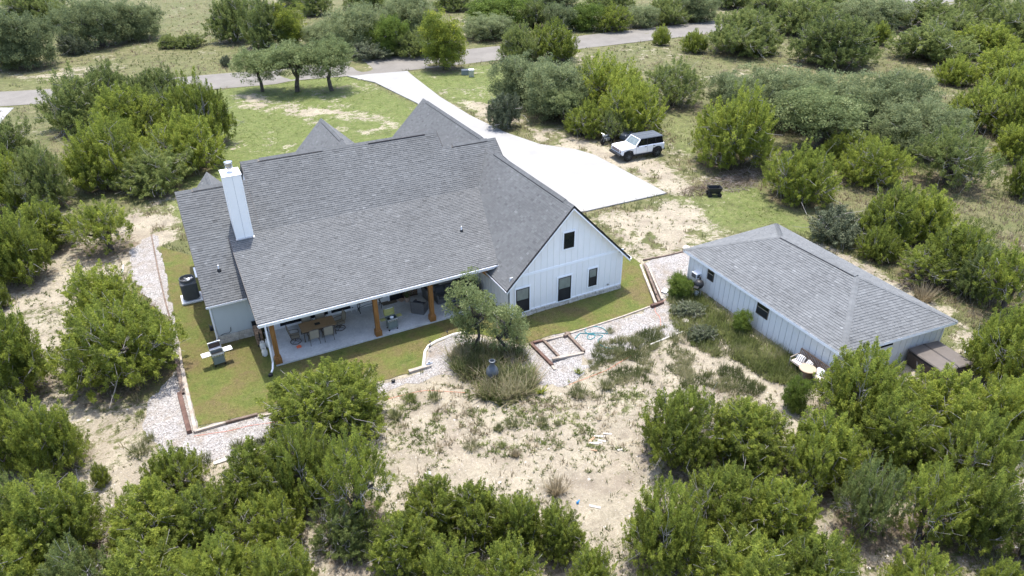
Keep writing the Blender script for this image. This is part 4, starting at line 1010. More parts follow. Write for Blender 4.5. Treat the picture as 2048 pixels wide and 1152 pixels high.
sf = MB(); sf.prism([(p.x, p.y) for p in (c0, c1, c2, c3)], SE-0.125, SE-0.115); sf.build('soffit', M['trim'], shed)
def swall(a, b, n_):
    L = (b-a).length; dd = (b-a)/L; oo = Vector((dd.y, -dd.x, 0))
    for i in range(n_):
        p = a+dd*(L*i/n_+0.012); q = a+dd*(L*(i+1)/n_-0.012)
        MB().ext([p+Vector((0, 0, 0.3)), q+Vector((0, 0, 0.3)), q+Vector((0, 0, SE-0.14)), p+Vector((0, 0, SE-0.14))], oo*0.02).build('siding_panel', M['shed_siding'], sw)
    return dd, oo, L
dA, oA, LA = swall(wc[0], wc[1], 28); swall(wc[1], wc[2], 17); swall(wc[3], wc[0], 17); swall(wc[2], wc[3], 28)
for p in wc: MB().box((p.x, p.y, 1.4), (0.1, 0.1, 2.2)).build('corner_board', M['shed_siding'], shed)
def on_wall(px, py):   # point of the camera-side shed wall that a photo pixel shows
    nrm = np.array([oA.x, oA.y, 0]); d_ = ray(px, py); o_ = np.array([wc[0].x, wc[0].y, 0])
    t = ((o_-CAM)@nrm)/(d_@nrm); return Vector(CAM+d_*t)
def swin(tl, tr, bl):
    A, B, D = on_wall(*tl), on_wall(*tr), on_wall(*bl); s0 = (A-wc[0]).dot(dA); s1 = (B-wc[0]).dot(dA); zt, zb = (A.z+B.z)/2, D.z
    def q(s, z, o_=0.0): p = wc[0]+dA*s+oA*o_; return Vector((p.x, p.y, z))
    t = 0.035; fr = MB(); ang = math.atan2(dA.y, dA.x)
    for (sa, sb, za, zc) in ((s0, s0+t, zb, zt), (s1-t, s1, zb, zt), (s0+t, s1-t, zt-t, zt), (s0+t, s1-t, zb, zb+t)):
        fr.ext([q(sa, za, .02), q(sb, za, .02), q(sb, zc, .02), q(sa, zc, .02)], oA*0.045)
    w = fr.build('window', M['bronze'], shed); zm_ = zb+(zt-zb)*0.62
    MB().ext([q(s0+t, zb+t, .03), q(s1-t, zb+t, .03), q(s1-t, zm_, .03), q(s0+t, zm_, .03)], oA*0.01).build('pane', M['screen'], w)
    MB().ext([q(s0+t, zm_+.03, .03), q(s1-t, zm_+.03, .03), q(s1-t, zt-t, .03), q(s0+t, zt-t, .03)], oA*0.012).build('pane', M['glass'], w)
    MB().ext([q(s0+t, zm_, .03), q(s1-t, zm_, .03), q(s1-t, zm_+.03, .03), q(s0+t, zm_+.03, .03)], oA*0.03).build('meeting_rail', M['sling'], w)
swin((1418, 537), (1430, 545), (1414.5, 556)); swin((1517, 603), (1540, 617), (1512, 624))
# the window air conditioner in the shed wall
p = on_wall(1398, 548); ac = thing('window_air_conditioner', 'small white air conditioner sticking out of the shed wall', 'air conditioner', (p.x, p.y, p.z), math.atan2(dA.y, dA.x))
MB().bev((0, -0.20, 0), (0.50, 0.40, 0.36), 0.02).build('casing', M['white'], ac)
MB().box((0, -0.405, 0), (0.40, 0.02, 0.27)).build('grille', M['darkgrey'], ac)
for s in (-1, 1): MB().box((0.255*s, -0.22, 0.0), (0.015, 0.22, 0.22)).build('side_vent', M['darkgrey'], ac)
# end wall window of the shed
e0 = (wc[2]-wc[1]).normalized(); eo = Vector((e0.y, -e0.x, 0)); q = wc[1]+e0*2.9
MB().ext([q+Vector((0, 0, 1.9)), q+e0*0.8+Vector((0, 0, 1.9)), q+e0*0.8+Vector((0, 0, 2.45)), q+Vector((0, 0, 2.45))], eo*0.04).build('window', M['glass'], shed)

# ---------------------------------------------------------------- vegetation meshes
def unit(v): return v/np.maximum(np.linalg.norm(v, axis=-1, keepdims=True), 1e-9)
def leaves(pos, dirs, length, width, rg):
    """one slim triangle per leaf spray"""
    n_ = len(pos); side = unit(np.cross(dirs, rg.normal(size=(n_, 3)))); L = (length*rg.uniform(0.6, 1.35, n_))[:, None]; w_ = (width*rg.uniform(0.6, 1.4, n_))[:, None]
    a = pos-side*w_; b = pos+side*w_; c = pos+dirs*L
    return np.stack([a, b, c], 1).reshape(-1, 3)
def tubes_np(segs, n=3):
    """tapered prisms: segs = list of (p0, p1, r0, r1)"""
    V = []; F = []; k = 0
    for p0, p1, r0, r1 in segs:
        p0 = np.array(p0, float); p1 = np.array(p1, float); d = unit(p1-p0); a = np.cross(d, [0, 0, 1.0] if abs(d[2]) < 0.9 else [1.0, 0, 0]); a = a/np.linalg.norm(a); b = np.cross(d, a)
        for p, r in ((p0, r0), (p1, r1)):
            for j in range(n): t = 2*math.pi*j/n; V.append(p+(a*math.cos(t)+b*math.sin(t))*r)
        for j in range(n): F.append((k+j, k+(j+1) % n, k+n+(j+1) % n, k+n+j))
        k += 2*n
    return np.array(V), np.array(F)
def bend(p0, p1, r0, r1, rg, n_=4, amp=0.12):
    p0 = np.array(p0, float); p1 = np.array(p1, float); L = np.linalg.norm(p1-p0); pts = [p0+(p1-p0)*t+(rg.normal(size=3)*amp*L*math.sin(math.pi*t)) for t in np.linspace(0, 1, n_+1)]
    return [(pts[i], pts[i+1], r0+(r1-r0)*i/n_, r0+(r1-r0)*(i+1)/n_) for i in range(n_)]
NTRI = [0]
def make_tree(name, seed, r, h, kind, leaf_mat, dens=1.0):
    """returns (trunk mesh, crown mesh, twig mesh) for a tree of crown radius r and height h"""
    rg = np.random.default_rng(seed); segs = []; twigs = []; clusters = []
    nl = int(rg.integers(5, 9))                       # big lobes give the crown its uneven outline
    lob = []
    for i in range(nl):
        a = 2*math.pi*(i+rg.uniform(-.3, .3))/nl; q = rg.uniform(0.30, 0.62)*r
        lob.append((q*math.cos(a), q*math.sin(a), h*rg.uniform(0.26, 0.52), r*rg.uniform(0.38, 0.54), h*rg.uniform(0.30, 0.44)))
    lob.append((rg.uniform(-.2, .2)*r, rg.uniform(-.2, .2)*r, h*0.58, r*0.48, h*0.42))
    if kind == 'oak': lob = [(a, b, h*rg.uniform(0.38, 0.58), R*1.15, h*rg.uniform(0.34, 0.42)) for a, b, z, R, H in lob]
    if kind == 'lawn': lob = [(a, b, h*rg.uniform(0.46, 0.70), R*1.25, h*rg.uniform(0.24, 0.32)) for a, b, z, R, H in lob]
    if kind == 'young': lob = [(a, b, h*rg.uniform(0.26, 0.78), R*0.88, h*rg.uniform(0.20, 0.28)) for a, b, z, R, H in lob]
    if kind in ('juniper', 'oak'):
        for i in range(5):
            a = 1.257*i+rg.uniform(0, 1); lob.append((0.52*r*math.cos(a), 0.52*r*math.sin(a), h*0.22, r*0.46, h*0.22))
    leafy = kind in ('oak', 'lawn', 'young')
    area_ = sum(2*math.pi*R*(R+H)/2*2 for *_, R, H in lob)*0.62
    spacing = 0.245 if not leafy else 0.31
    gs = rg.uniform(0, 100)
    n_cl = int(area_/(spacing**2)*dens*(0.80 if kind != 'open' else 0.38))
    for k in range(n_cl):
        L = lob[int(rg.integers(len(lob)))]; d = unit(rg.normal(size=3)); d[2] = abs(d[2]) if rg.random() < 0.55 else d[2]
        d = unit(d); s = rg.uniform(0.62, 1.04) if rg.random() < 0.75 else rg.uniform(0.3, 0.7)
        p = np.array([L[0]+d[0]*L[3]*s, L[1]+d[1]*L[3]*s, L[2]+d[2]*L[4]*s]); 
        # openings in the crown where the grey wood shows
        g3 = float(vnoise(p[0]*1.1+gs, p[1]*1.1+p[2]*0.9, 3)*0.6+vnoise(p[0]*2.3+gs, p[2]*2.3-p[1]*1.7, 5)*0.4)
        if g3 < (0.30 if kind == 'juniper' else 0.24 if leafy else 0.2): continue
        if p[2] < 0.08*h: p[2] = h*rg.uniform(0.06, 0.2)
        clusters.append((p, d))
    nt = {'juniper': 3, 'open': 3, 'oak': 2, 'lawn': 1, 'young': 1}[kind]
    tops = []
    for i in range(nt):
        a = rg.uniform(0, 6.28); b0 = np.array([0.10*math.cos(a)*r*0.4, 0.10*math.sin(a)*r*0.4, -0.15])
        tp = np.array([math.cos(a)*r*0.22, math.sin(a)*r*0.22, h*(0.42 if not leafy else 0.5)]); rr = (0.035*h+0.03)*(0.6 if kind == 'young' else 1)
        segs += bend(b0, tp, rr, rr*0.55, rg, 4, 0.07); tops.append(tp)
    for L in lob:
        tp = min(tops, key=lambda t: np.hypot(t[0]-L[0], t[1]-L[1])); st = tp*rg.uniform(0.45, 1.0)
        segs += bend(st, (L[0], L[1], L[2]), 0.018*h+0.015, 0.012*h+0.006, rg, 3, 0.10)
    P = []; D = []; Tn = []
    for (p, d) in clusters:
        base_t = rg.normal(0.5, 0.19)
        if leafy:
            m_ = 56; R = rg.uniform(0.15, 0.27); q = unit(rg.normal(size=(m_, 3))); q[:, 2] *= 0.75
            pos = p+q*R*np.cbrt(rg.random(m_))[:, None]**0.7; dr = unit(q+rg.normal(size=(m_, 3))*0.8+np.array([0, 0, .3]))
        else:
            m_ = 76; ax = unit(d*rg.uniform(0.45, 0.9)+np.array([0, 0, rg.uniform(0.35, 1.1)])+rg.normal(size=3)*0.18); Lp = rg.uniform(0.26, 0.58)
            t = rg.random(m_)**0.8; q = rg.normal(size=(m_, 3)); q -= (q@ax)[:, None]*ax; q = unit(q)
            R = 0.125*(1-t*0.8)*np.sqrt(rg.random(m_)); pos = p+ax*(t*Lp-Lp*0.3)[:, None]+q*R[:, None]
            dr = unit(ax*0.55+q*0.75+rg.normal(size=(m_, 3))*0.45)
        P.append(pos); D.append(dr); Tn.append(np.clip(rg.normal(base_t, 0.11, m_), 0, 1))
        if rg.random() < (0.11 if kind == 'juniper' else 0.03 if kind != 'open' else 0.16):
            L = min(lob, key=lambda L: (L[0]-p[0])**2+(L[1]-p[1])**2+(L[2]-p[2])**2)
            st = np.array([L[0], L[1], L[2]])*0.9; 
            twigs += bend(st, p+d*rg.uniform(-0.1, 0.18), 0.017, 0.007, rg, 3, 0.10)
            for _ in range(2 if kind == 'juniper' else 0): q0 = st*0.45+p*0.55; twigs += bend(q0, p+rg.normal(size=3)*0.30, 0.011, 0.006, rg, 2, 0.12)
            if kind == 'open':
                for _ in range(2): twigs += bend(p*0.6+st*0.4, p+rg.normal(size=3)*0.35, 0.010, 0.004, rg, 2, 0.12)
    P = np.concatenate(P); D = np.concatenate(D); Tn = np.concatenate(Tn)
    ln, wd = ((0.080, 0.019) if not leafy else (0.072, 0.028))
    V_ = leaves(P, D, ln, wd, rg); F_ = np.arange(len(V_)).reshape(-1, 3)
    NTRI[0] += len(F_)
    crown = npmesh(name+'_crown', V_, F_, leaf_mat, tint=Tn)
    tv, tf = tubes_np(segs, 6); trunk = npmesh(name+'_trunk', tv, tf, M['bark'], smooth=True)
    tw = None
    if twigs: tv, tf = tubes_np(twigs, 3); tw = npmesh(name+'_twigs', tv, tf, M['twig'])
    return dict(r=r, h=h, trunk=trunk, crown=crown, twigs=tw)
PROTO = {
 'J': [make_tree('juniper', 100+i, r, h, 'juniper', M['juniper']) for i, (r, h) in enumerate(((1.6, 2.6), (1.7, 2.9), (2.3, 3.1), (2.4, 3.5), (2.2, 2.7)))],
 'JD': [make_tree('juniper_dull', 140+i, r, h, 'juniper', M['juniper_dull'], 0.9) for i, (r, h) in enumerate(((1.8, 2.8), (2.5, 3.3)))],
 'N': [make_tree('juniper_open', 160+i, r, h, 'open', M['juniper_dull'] if i == 1 else M['juniper']) for i, (r, h) in enumerate(((2.2, 3.1), (2.3, 2.8), (1.9, 3.2)))],
 'O': [make_tree('oak', 180+i, r, h, 'oak', M['oak']) for i, (r, h) in enumerate(((2.4, 3.6), (2.2, 3.2)))],
 'OL': [make_tree('lawn_oak', 200+i, r, h, 'lawn', M['oak_lawn'], 0.9) for i, (r, h) in enumerate(((1.9, 3.4), (1.9, 3.6)))],
 'Y': [make_tree('yellow_tree', 220, 1.6, 3.6, 'oak', M['yellow'], 1.0)],
 'F': [make_tree('fresh_tree', 230, 1.7, 2.6, 'oak', M['fresh'], 1.0)],
 'S': [make_tree('shrub', 240, 1.2, 1.4, 'juniper', M['sage'], 0.8)],
 'P': [make_tree('patio_oak', 250+i, 1.5, 3.6, 'young', M['oak_lawn'], 0.78) for i in range(2)],
}
NAMES = {'J': ('juniper_tree', 'tree'), 'JD': ('juniper_tree', 'tree'), 'N': ('juniper_tree', 'tree'), 'O': ('oak_tree', 'tree'), 'OL': ('oak_tree', 'tree'), 'P': ('oak_tree', 'tree'), 'Y': ('leafy_tree', 'tree'), 'F': ('leafy_tree', 'tree'), 'S': ('shrub', 'shrub')}
GROUPS = {'J': 'junipers on the plot', 'JD': 'junipers on the plot', 'N': 'junipers on the plot', 'O': 'live oaks', 'OL': 'live oaks', 'P': 'live oaks', 'Y': 'yellow green trees', 'F': 'fresh green trees', 'S': 'shrubs'}
print('crown triangles', NTRI[0])
rt = random.Random(17)
for i, (k, c, r, h, lb, bx) in enumerate(PLACED):
    if lb.startswith(('leafy green weed', 'tall feathery', 'pale leafy')): nm, ct = ('weed_plant', 'plant')
    elif 'weed' in lb: nm, ct = ('weed_plant', 'plant')
    else: nm, ct = NAMES[k]
    ps = PROTO[k]
    if k == 'J': ps = sorted(ps, key=lambda q: abs(q['r']-r)+0.3*abs(q['h']/q['r']-h/r))[:3]
    pr = rt.choice(ps); far = c[1] > 30; s = r/pr['r']*(1.12 if k == 'P' else 1.02 if k == 'Y' else 1.20 if far else 1.10); hz = max(0.62, min(2.0, (h/pr['h'])/s*(1.06 if far else 1.0)))
    t = thing(nm, lb, ct, (float(c[0]), float(c[1]), float(gz(c[0], c[1]))-0.03), rt.uniform(0, 6.28), GROUPS[k], (s, s, s*hz))
    link('trunk', pr['trunk'], t); link('crown', pr['crown'], t)
    if pr['twigs']: link('bare_branches', pr['twigs'], t)['kind'] = 'stuff'

# ---------------------------------------------------------------- grass and weeds
def blades(xy, z, hgt, spread, nb, rg, width=0.012, lean=0.5):
    """nb bent blades per tuft at each xy"""
    n_ = len(xy); a = rg.uniform(0, 2*math.pi, (n_, nb)); ln = rg.uniform(0.1, 1.0, (n_, nb))*lean
    hh = (hgt[:, None] if np.ndim(hgt) else hgt)*rg.uniform(0.55, 1.2, (n_, nb)); sp = (spread[:, None] if np.ndim(spread) else spread)
    bx = xy[:, 0:1]+np.cos(a)*sp*rg.random((n_, nb)); by = xy[:, 1:2]+np.sin(a)*sp*rg.random((n_, nb)); bz = np.repeat(z[:, None], nb, 1)-0.01
    tx = bx+np.cos(a)*hh*ln; ty = by+np.sin(a)*hh*ln; tz = bz+hh*(1-0.25*ln)
    wd_ = width[:, None] if np.ndim(width) else width
    px, py = -np.sin(a)*wd_, np.cos(a)*wd_
    V_ = np.stack([np.stack([bx-px, by-py, bz], -1), np.stack([bx+px, by+py, bz], -1), np.stack([tx, ty, tz], -1)], 2).reshape(-1, 3)
    return V_
def build_blades(name, V_, m, tint, **kw):
    F_ = np.arange(len(V_)).reshape(-1, 3); return tag(link(name, npmesh(name, V_, F_, m, tint=tint)), **kw)
rg = np.random.default_rng(99)
HOUSE_FOOT = [(-23.5, 5.6), (-20.9, 5.6), (-20.9, 2.1), (-7.8, 2.1), (-7.8, 0), (0.1, 0), (0.3, 11), (0.5, 25), (-8, 25), (-24, 18)]
SHED_FOOT = [(p.x, p.y) for p in wc]
roadw = [np.array(p)[:2] for p in roadP]; drivew = [np.array(p)[:2] for p in driveP]; gravw = [np.array(p)[:2] for p in gravelP]; lawnw = [np.array(p)[:2] for p in lawnP]
def scatter(n_, seed):
    """ground points spread evenly over the picture (so near ones are denser in metres)"""
    rg_ = np.random.default_rng(seed); px = rg_.uniform(-60, 2108, n_); py = 1240*rg_.random(n_)**0.9-20
    d = _f[None]+((px-1024)/F_PX)[:, None]*_r[None]+((576-py)/F_PX)[:, None]*_u[None]
    t = -CAM[2]/d[:, 2]; p = CAM[None]+d*t[:, None]
    for _ in range(4): z = gz(p[:, 0], p[:, 1]); t = (z-CAM[2])/d[:, 2]; p = CAM[None]+d*t[:, None]
    return p
def free(p, extra=()):
    x, y = p[:, 0], p[:, 1]; ok = np.ones(len(p), bool)
    for P in [HOUSE_FOOT, SHED_FOOT, roadw, drivew]+list(extra): ok &= sdist(x, y, P) < -0.02
    return ok
pts = scatter(90000, 5); pts = pts[free(pts, [gravw, lawnw])]
d_, l_, t_ = zones(pts[:, 0], pts[:, 1]); z_ = gz(pts[:, 0], pts[:, 1])
u_ = rg.random(len(pts)); nn = fbm(pts[:, 0]*0.35, pts[:, 1]*0.35, 41, 4)
dist = np.linalg.norm(pts-CAM, axis=1)
keep = u_ < np.where(d_ > 0.45, 0.03, np.where(((pts[:, 1] < 5) & (pts[:, 0] < 14)) | (pts[:, 0] < -27), 0.35, 0.85))*np.where(t_ > 0.4, 0.45, 1.0)
dry = (nn > 0.50) & (l_ < 0.5); green = (l_ > 0.45)
for nm, sel, m_, hh, lab in (('meadow_grass', keep & ~dry & ~green, 'grass', 0.30, 'tall olive grass of the open meadow'), ('dry_grass', keep & dry & ~green, 'grass_dry', 0.32, 'straw coloured dry grass in the meadow'), ('green_grass', keep & green, 'grass_green', 0.10, 'short green grass of the front yard and verges')):
    q = pts[sel]; hs = hh*rg.uniform(0.5, 1.3, len(q)); V_ = blades(q[:, :2], z_[sel], hs, 0.16+0.002*dist[sel], 5, rg, width=0.008+0.00042*dist[sel], lean=0.7)
    tn = np.clip(np.repeat(rg.normal(0.5, 0.18, len(q)), 5)+rg.normal(0, 0.08, len(q)*5), 0, 1)
    build_blades(nm, V_, M[m_], tn, label=lab, kind='stuff')
# tall grass and weeds beside the shed and round the chiminea bed, scrub on the slope of the clearing
def patch(poly, n_, seed, hgt, m_, name, label, nb=9, lean=0.6, width=0.014, spread=0.12, thr=0.0):
    rg_ = np.random.default_rng(seed); P = [np.array(p)[:2] for p in poly]; a = np.min(P, 0); b = np.max(P, 0)
    xy = rg_.uniform(a, b, (n_*4, 2)); sd = sdist(xy[:, 0], xy[:, 1], P); f_ = fbm(xy[:, 0]*0.9, xy[:, 1]*0.9, seed, 4)
    xy = xy[(sd > 0) & (f_ > thr)][:n_]; hs = hgt*rg_.uniform(0.4, 1.25, len(xy))
    V_ = blades(xy, gz(xy[:, 0], xy[:, 1]), hs, spread, nb, rg_, width=width, lean=lean)
    tn = np.clip(np.repeat(fbm(xy[:, 0]*1.1, xy[:, 1]*1.1, seed+1, 3), nb)*2.6-0.8+rg_.normal(0, 0.16, len(xy)*nb), 0, 1)
    build_blades(name, V_, M[m_], tn, label=label, kind='stuff')
bedP = [G(*p) for p in [(905,700),(960,690),(1030,700),(1075,730),(1090,760),(1078,785),(1000,800),(950,790),(905,750),(888,722)]]
bedP = [p+np.array([0.35*math.cos(7*i), 0.35*math.sin(5*i), 0]) for i, p in enumerate(bedP)]
patch(bedP, 360, 61, 0.85, 'grass', 'tall_grass', 'tall arching green grass round the chiminea under the twin oaks', nb=12, lean=1.3, width=0.030, spread=0.16, thr=0.40)
patch(bedP, 320, 67, 0.8, 'grass_dry', 'tall_grass', 'dry straw blades among the grass round the chiminea', nb=5, lean=1.4, width=0.024, spread=0.2, thr=0.42)
patch(bedP, 420, 68, 0.45, 'grass_green', 'tall_grass', 'low green growth under the tall grass by the chiminea', nb=10, lean=1.2, width=0.02, spread=0.2, thr=0.3)
shedweedP = [G(*p) for p in [(1350,548),(1388,560),(1400,590),(1470,640),(1560,700),(1600,725),(1590,775),(1530,760),(1470,720),(1430,715),(1380,690),(1345,650),(1335,600)]]
patch(shedweedP, 1700, 62, 0.36, 'grass_green', 'weeds', 'green weeds growing along the shed wall', nb=10, lean=1.1, width=0.022, spread=0.15, thr=0.36)
patch(shedweedP, 900, 63, 0.55, 'grass', 'weeds', 'olive weeds mixed in along the shed wall', nb=8, lean=0.6, width=0.014, spread=0.15)
scrubP = [G(*p) for p in [(1190,690),(1330,650),(1400,690),(1560,770),(1500,800),(1400,770),(1330,790),(1180,800),(1130,790),(1180,745)]]
patch(scrubP, 1500, 64, 0.30, 'grass', 'weeds', 'olive tufts on the upper slope of the dirt clearing', nb=10, lean=0.9, width=0.016, spread=0.14, thr=0.47)
clearP = [G(*p) for p in [(800,770),(900,770),(1000,800),(1150,790),(1330,770),(1500,770),(1540,850),(1300,900),(1100,900),(900,930),(800,900)]]
patch(clearP, 1000, 71, 0.15, 'grass_green', 'weeds', 'low green rosettes spread over the upper dirt clearing', nb=12, lean=1.5, width=0.024, spread=0.07, thr=0.44)
patch(clearP, 500, 72, 0.24, 'grass_dry', 'weeds', 'dry grey tufts spread over the dirt clearing', nb=10, lean=1.1, width=0.02, spread=0.10, thr=0.5)
rimP = [G(*p) for p in [(400,912),(520,880),(590,850),(600,862),(520,905),(400,935)]]
patch(rimP, 260, 66, 0.26, 'grass', 'weeds', 'weeds along the lower edge of the gravel path', nb=9, lean=0.9, width=0.014, thr=0.45)
# small weeds dotted over the bare soil
q = scatter(26000, 8); q = q[free(q, [gravw, lawnw])]; d_, l_, t_ = zones(q[:, 0], q[:, 1]); sel = (d_ > 0.5) & (rg.random(len(q)) < 0.42*sm((fbm(q[:, 0]*0.5, q[:, 1]*0.5, 90, 3)-0.42)/0.14)*1.7+0.05); q = q[sel]
V_ = blades(q[:, :2], gz(q[:, 0], q[:, 1]), rg.uniform(0.06, 0.20, len(q)), rg.uniform(0.03, 0.10, len(q)), 8, rg, width=0.026, lean=1.3)
build_blades('small_weeds', V_, M['grass'], np.clip(np.repeat(rg.normal(0.36, 0.2, len(q)), 8), 0, 1), label='small weeds dotted over the pale bare soil', kind='stuff')
# fallen twigs under the trees and loose stones
q = scatter(14000, 12); q = q[free(q)]; d_, l_, t_ = zones(q[:, 0], q[:, 1]); q = q[(t_ > 0.30)]
a = rg.uniform(0, 6.28, len(q)); L_ = rg.uniform(0.15, 0.6, len(q)); e_ = np.stack([np.cos(a)*L_, np.sin(a)*L_, rg.uniform(0, 0.12, len(q))], -1); s_ = np.stack([-np.sin(a), np.cos(a), 0*a], -1)*0.010
b0 = q+np.array([0, 0, 0.03]); V_ = np.stack([b0-s_, b0+s_, b0+e_], 1).reshape(-1, 3)
build_blades('fallen_twigs', V_, M['needle'], np.clip(rg.normal(0.55, 0.28, len(q)), 0, 1), label='grey and brown fallen twigs under the trees', kind='stuff')
def pebbles(q, size, name, m_, label):
    n_ = len(q); o8 = np.array([(1, 0, 0), (0, 1, 0), (-1, 0, 0), (0, -1, 0), (0, 0, 0.8)]); s_ = size[:, None, None]
    a = rg.uniform(0, 6.28, n_); ca_, sa_ = np.cos(a), np.sin(a); st = rg.uniform(0.6, 1.4, (n_, 5, 1))
    P = o8[None]*s_*st; X = P[..., 0]*ca_[:, None]-P[..., 1]*sa_[:, None]; Y = P[..., 0]*sa_[:, None]+P[..., 1]*ca_[:, None]
    V_ = np.stack([X, Y, P[..., 2]], -1)+q[:, None, :]; f = np.array([(0, 1, 4), (1, 2, 4), (2, 3, 4), (3, 0, 4)])
    F_ = (f[None]+(np.arange(n_)*5)[:, None, None]).reshape(-1, 3)
    return tag(link(name, npmesh(name, V_.reshape(-1, 3), F_, m_)), label, None, None, 'stuff')
q = scatter(20000, 14); q = q[free(q)]; ing = (sdist(q[:, 0], q[:, 1], gravw) > 0.02) & (sdist(q[:, 0], q[:, 1], lawnw) < -0.05); q2 = q[ing]
q2 = np.concatenate([q2+np.concatenate([rg.normal(0, 0.15, (len(q2), 2)), np.zeros((len(q2), 1))], 1) for _ in range(4)]); q2 = q2[(sdist(q2[:, 0], q2[:, 1], gravw) > 0) & (sdist(q2[:, 0], q2[:, 1], lawnw) < -0.04)]
q2[:, 2] = gz(q2[:, 0], q2[:, 1])+0.012
pebbles(q2, rg.uniform(0.015, 0.042, len(q2)), 'gravel_stones', M['rock'], 'loose white limestone pieces of the gravel bed')
d_, l_, t_ = zones(q[:, 0], q[:, 1]); q3 = q[(~ing) & (d_ > 0.45) & (sdist(q[:, 0], q[:, 1], lawnw) < -0.1)]; 
pebbles(q3, rg.uniform(0.010, 0.032, len(q3))*(1+2.0*(rg.random(len(q3)) < 0.02)), 'soil_stones', M['rock'], 'small limestone pieces on the bare soil')
# short blades of the mown lawn
P = lawnw; a_ = np.min(P, 0); b_ = np.max(P, 0); xy = rg.uniform(a_, b_, (70000, 2)); ok = (sdist(xy[:, 0], xy[:, 1], P) > 0.05)
for HF in (HOUSE_FOOT,): ok &= sdist(xy[:, 0], xy[:, 1], HF) < -0.05
xy = xy[ok]; V_ = blades(xy, gz(xy[:, 0], xy[:, 1])+0.02, 0.05, 0.05, 3, rg, width=0.014, lean=1.0)
build_blades('lawn_blades', V_, M['grass_green'], np.clip(np.repeat(fbm(xy[:, 0]*0.8, xy[:, 1]*0.8, 51, 4)*1.6-0.25, 3)+rg.normal(0, 0.1, len(xy)*3), 0, 1), label='short blades of the mown back lawn', kind='stuff')

# single grass clumps that can be told apart
def clump_mesh(seed, hgt, rad, m_, n_=170, lean=0.9, width=0.012):
    rg_ = np.random.default_rng(seed); V_ = blades(np.zeros((1, 2)), np.zeros(1), np.array([hgt]), np.array([rad]), n_, rg_, width=width, lean=lean)
    return npmesh('grass_clump', V_, np.arange(len(V_)).reshape(-1, 3), M[m_], tint=np.clip(rg_.normal(0.5, 0.2, n_), 0, 1))
CL = {'o': clump_mesh(1, 0.42, 0.30, 'grass'), 'o2': clump_mesh(2, 0.38, 0.26, 'grass', 200), 'd': clump_mesh(3, 0.5, 0.22, 'grass_dry', 190), 'g': clump_mesh(4, 0.34, 0.30, 'grass_green', 220),
      'y': clump_mesh(5, 0.36, 0.10, 'yellow', 60, 1.2, 0.022)}
for k, px, py, s, lb in [
  ('d', 1112, 985, 1.5, 'pale arching grass clump by itself in the lower dirt clearing'),
  ('d', 1032, 912, 0.8, 'small straw coloured clump in the middle of the dirt clearing'),
  ('o', 944, 896, 1.1, 'round olive clump at the left middle of the dirt clearing'),
  ('o', 1024, 852, 1.0, 'olive clump in the row below the chiminea, centre'),
  ('o2', 998, 860, 0.9, 'olive clump in the row below the chiminea, left'),
  ('o', 1085, 848, 0.95, 'olive clump in the row below the chiminea, right'),
  ('o2', 1116, 850, 0.6, 'small clump just right of the row below the chiminea'),
  ('g', 1005, 892, 0.7, 'green clump beside the straw coloured one'),
  ('o', 1160, 790, 1.3, 'big olive clump where the gravel ends, left of the two'),
  ('o2', 1212, 775, 1.3, 'big olive clump where the gravel ends, right of the two'),
  ('o', 1270, 690, 1.3, 'broad green clump on the gravel below the garden hose'),
  ('o2', 1236, 708, 1.1, 'dark clump left of the broad one below the hose'),
  ('o', 1220, 664, 0.8, 'grass clump growing through the hose coil'),
  ('o', 1350, 680, 1.3, 'olive clump by the orange cord near the shed'),
  ('o', 1180, 725, 0.45, 'tiny clump alone on the gravel below the timber steps'),
  ('y', 1157, 746, 1.0, 'pale yellow spiky plant on the gravel below the steps'),
  ('y', 1082, 786, 1.3, 'yellow green yucca at the edge of the tall grass bed'),
  ('y', 1703, 1092, 1.3, 'small green yucca on the bare ground at the lower right'),
  ('o', 280, 905, 1.4, 'grey green clump on the gravel at the lower left, front'),
  ('o2', 300, 880, 1.0, 'grey green clump on the gravel at the lower left, back'),
  ('g', 280, 828, 0.7, 'thin green tuft on the pale bank at the lower left'),
  ('o', 475, 897, 1.1, 'clump on the edging stones of the lower gravel path'),
  ('o2', 792, 835, 1.2, 'dark tuft at the left rim of the dirt clearing'),
  ('g', 820, 800, 1.2, 'green clump left of the tall grass bed'),
  ('o', 870, 798, 1.1, 'olive clump below the curved lawn edging'),
  ('d', 1760, 500, 1.8, 'reddish dry clump behind the shed ridge'),
  ('d', 1845, 600, 2.2, 'tall dry grass clump behind the shed near its far corner'),
]:
    t = tag(link('grass_clump', CL[k]), lb, 'plant', 'single grass clumps'); t.location = gloc(px, py); t.scale = (s, s, s); t.rotation_euler.z = px*0.7

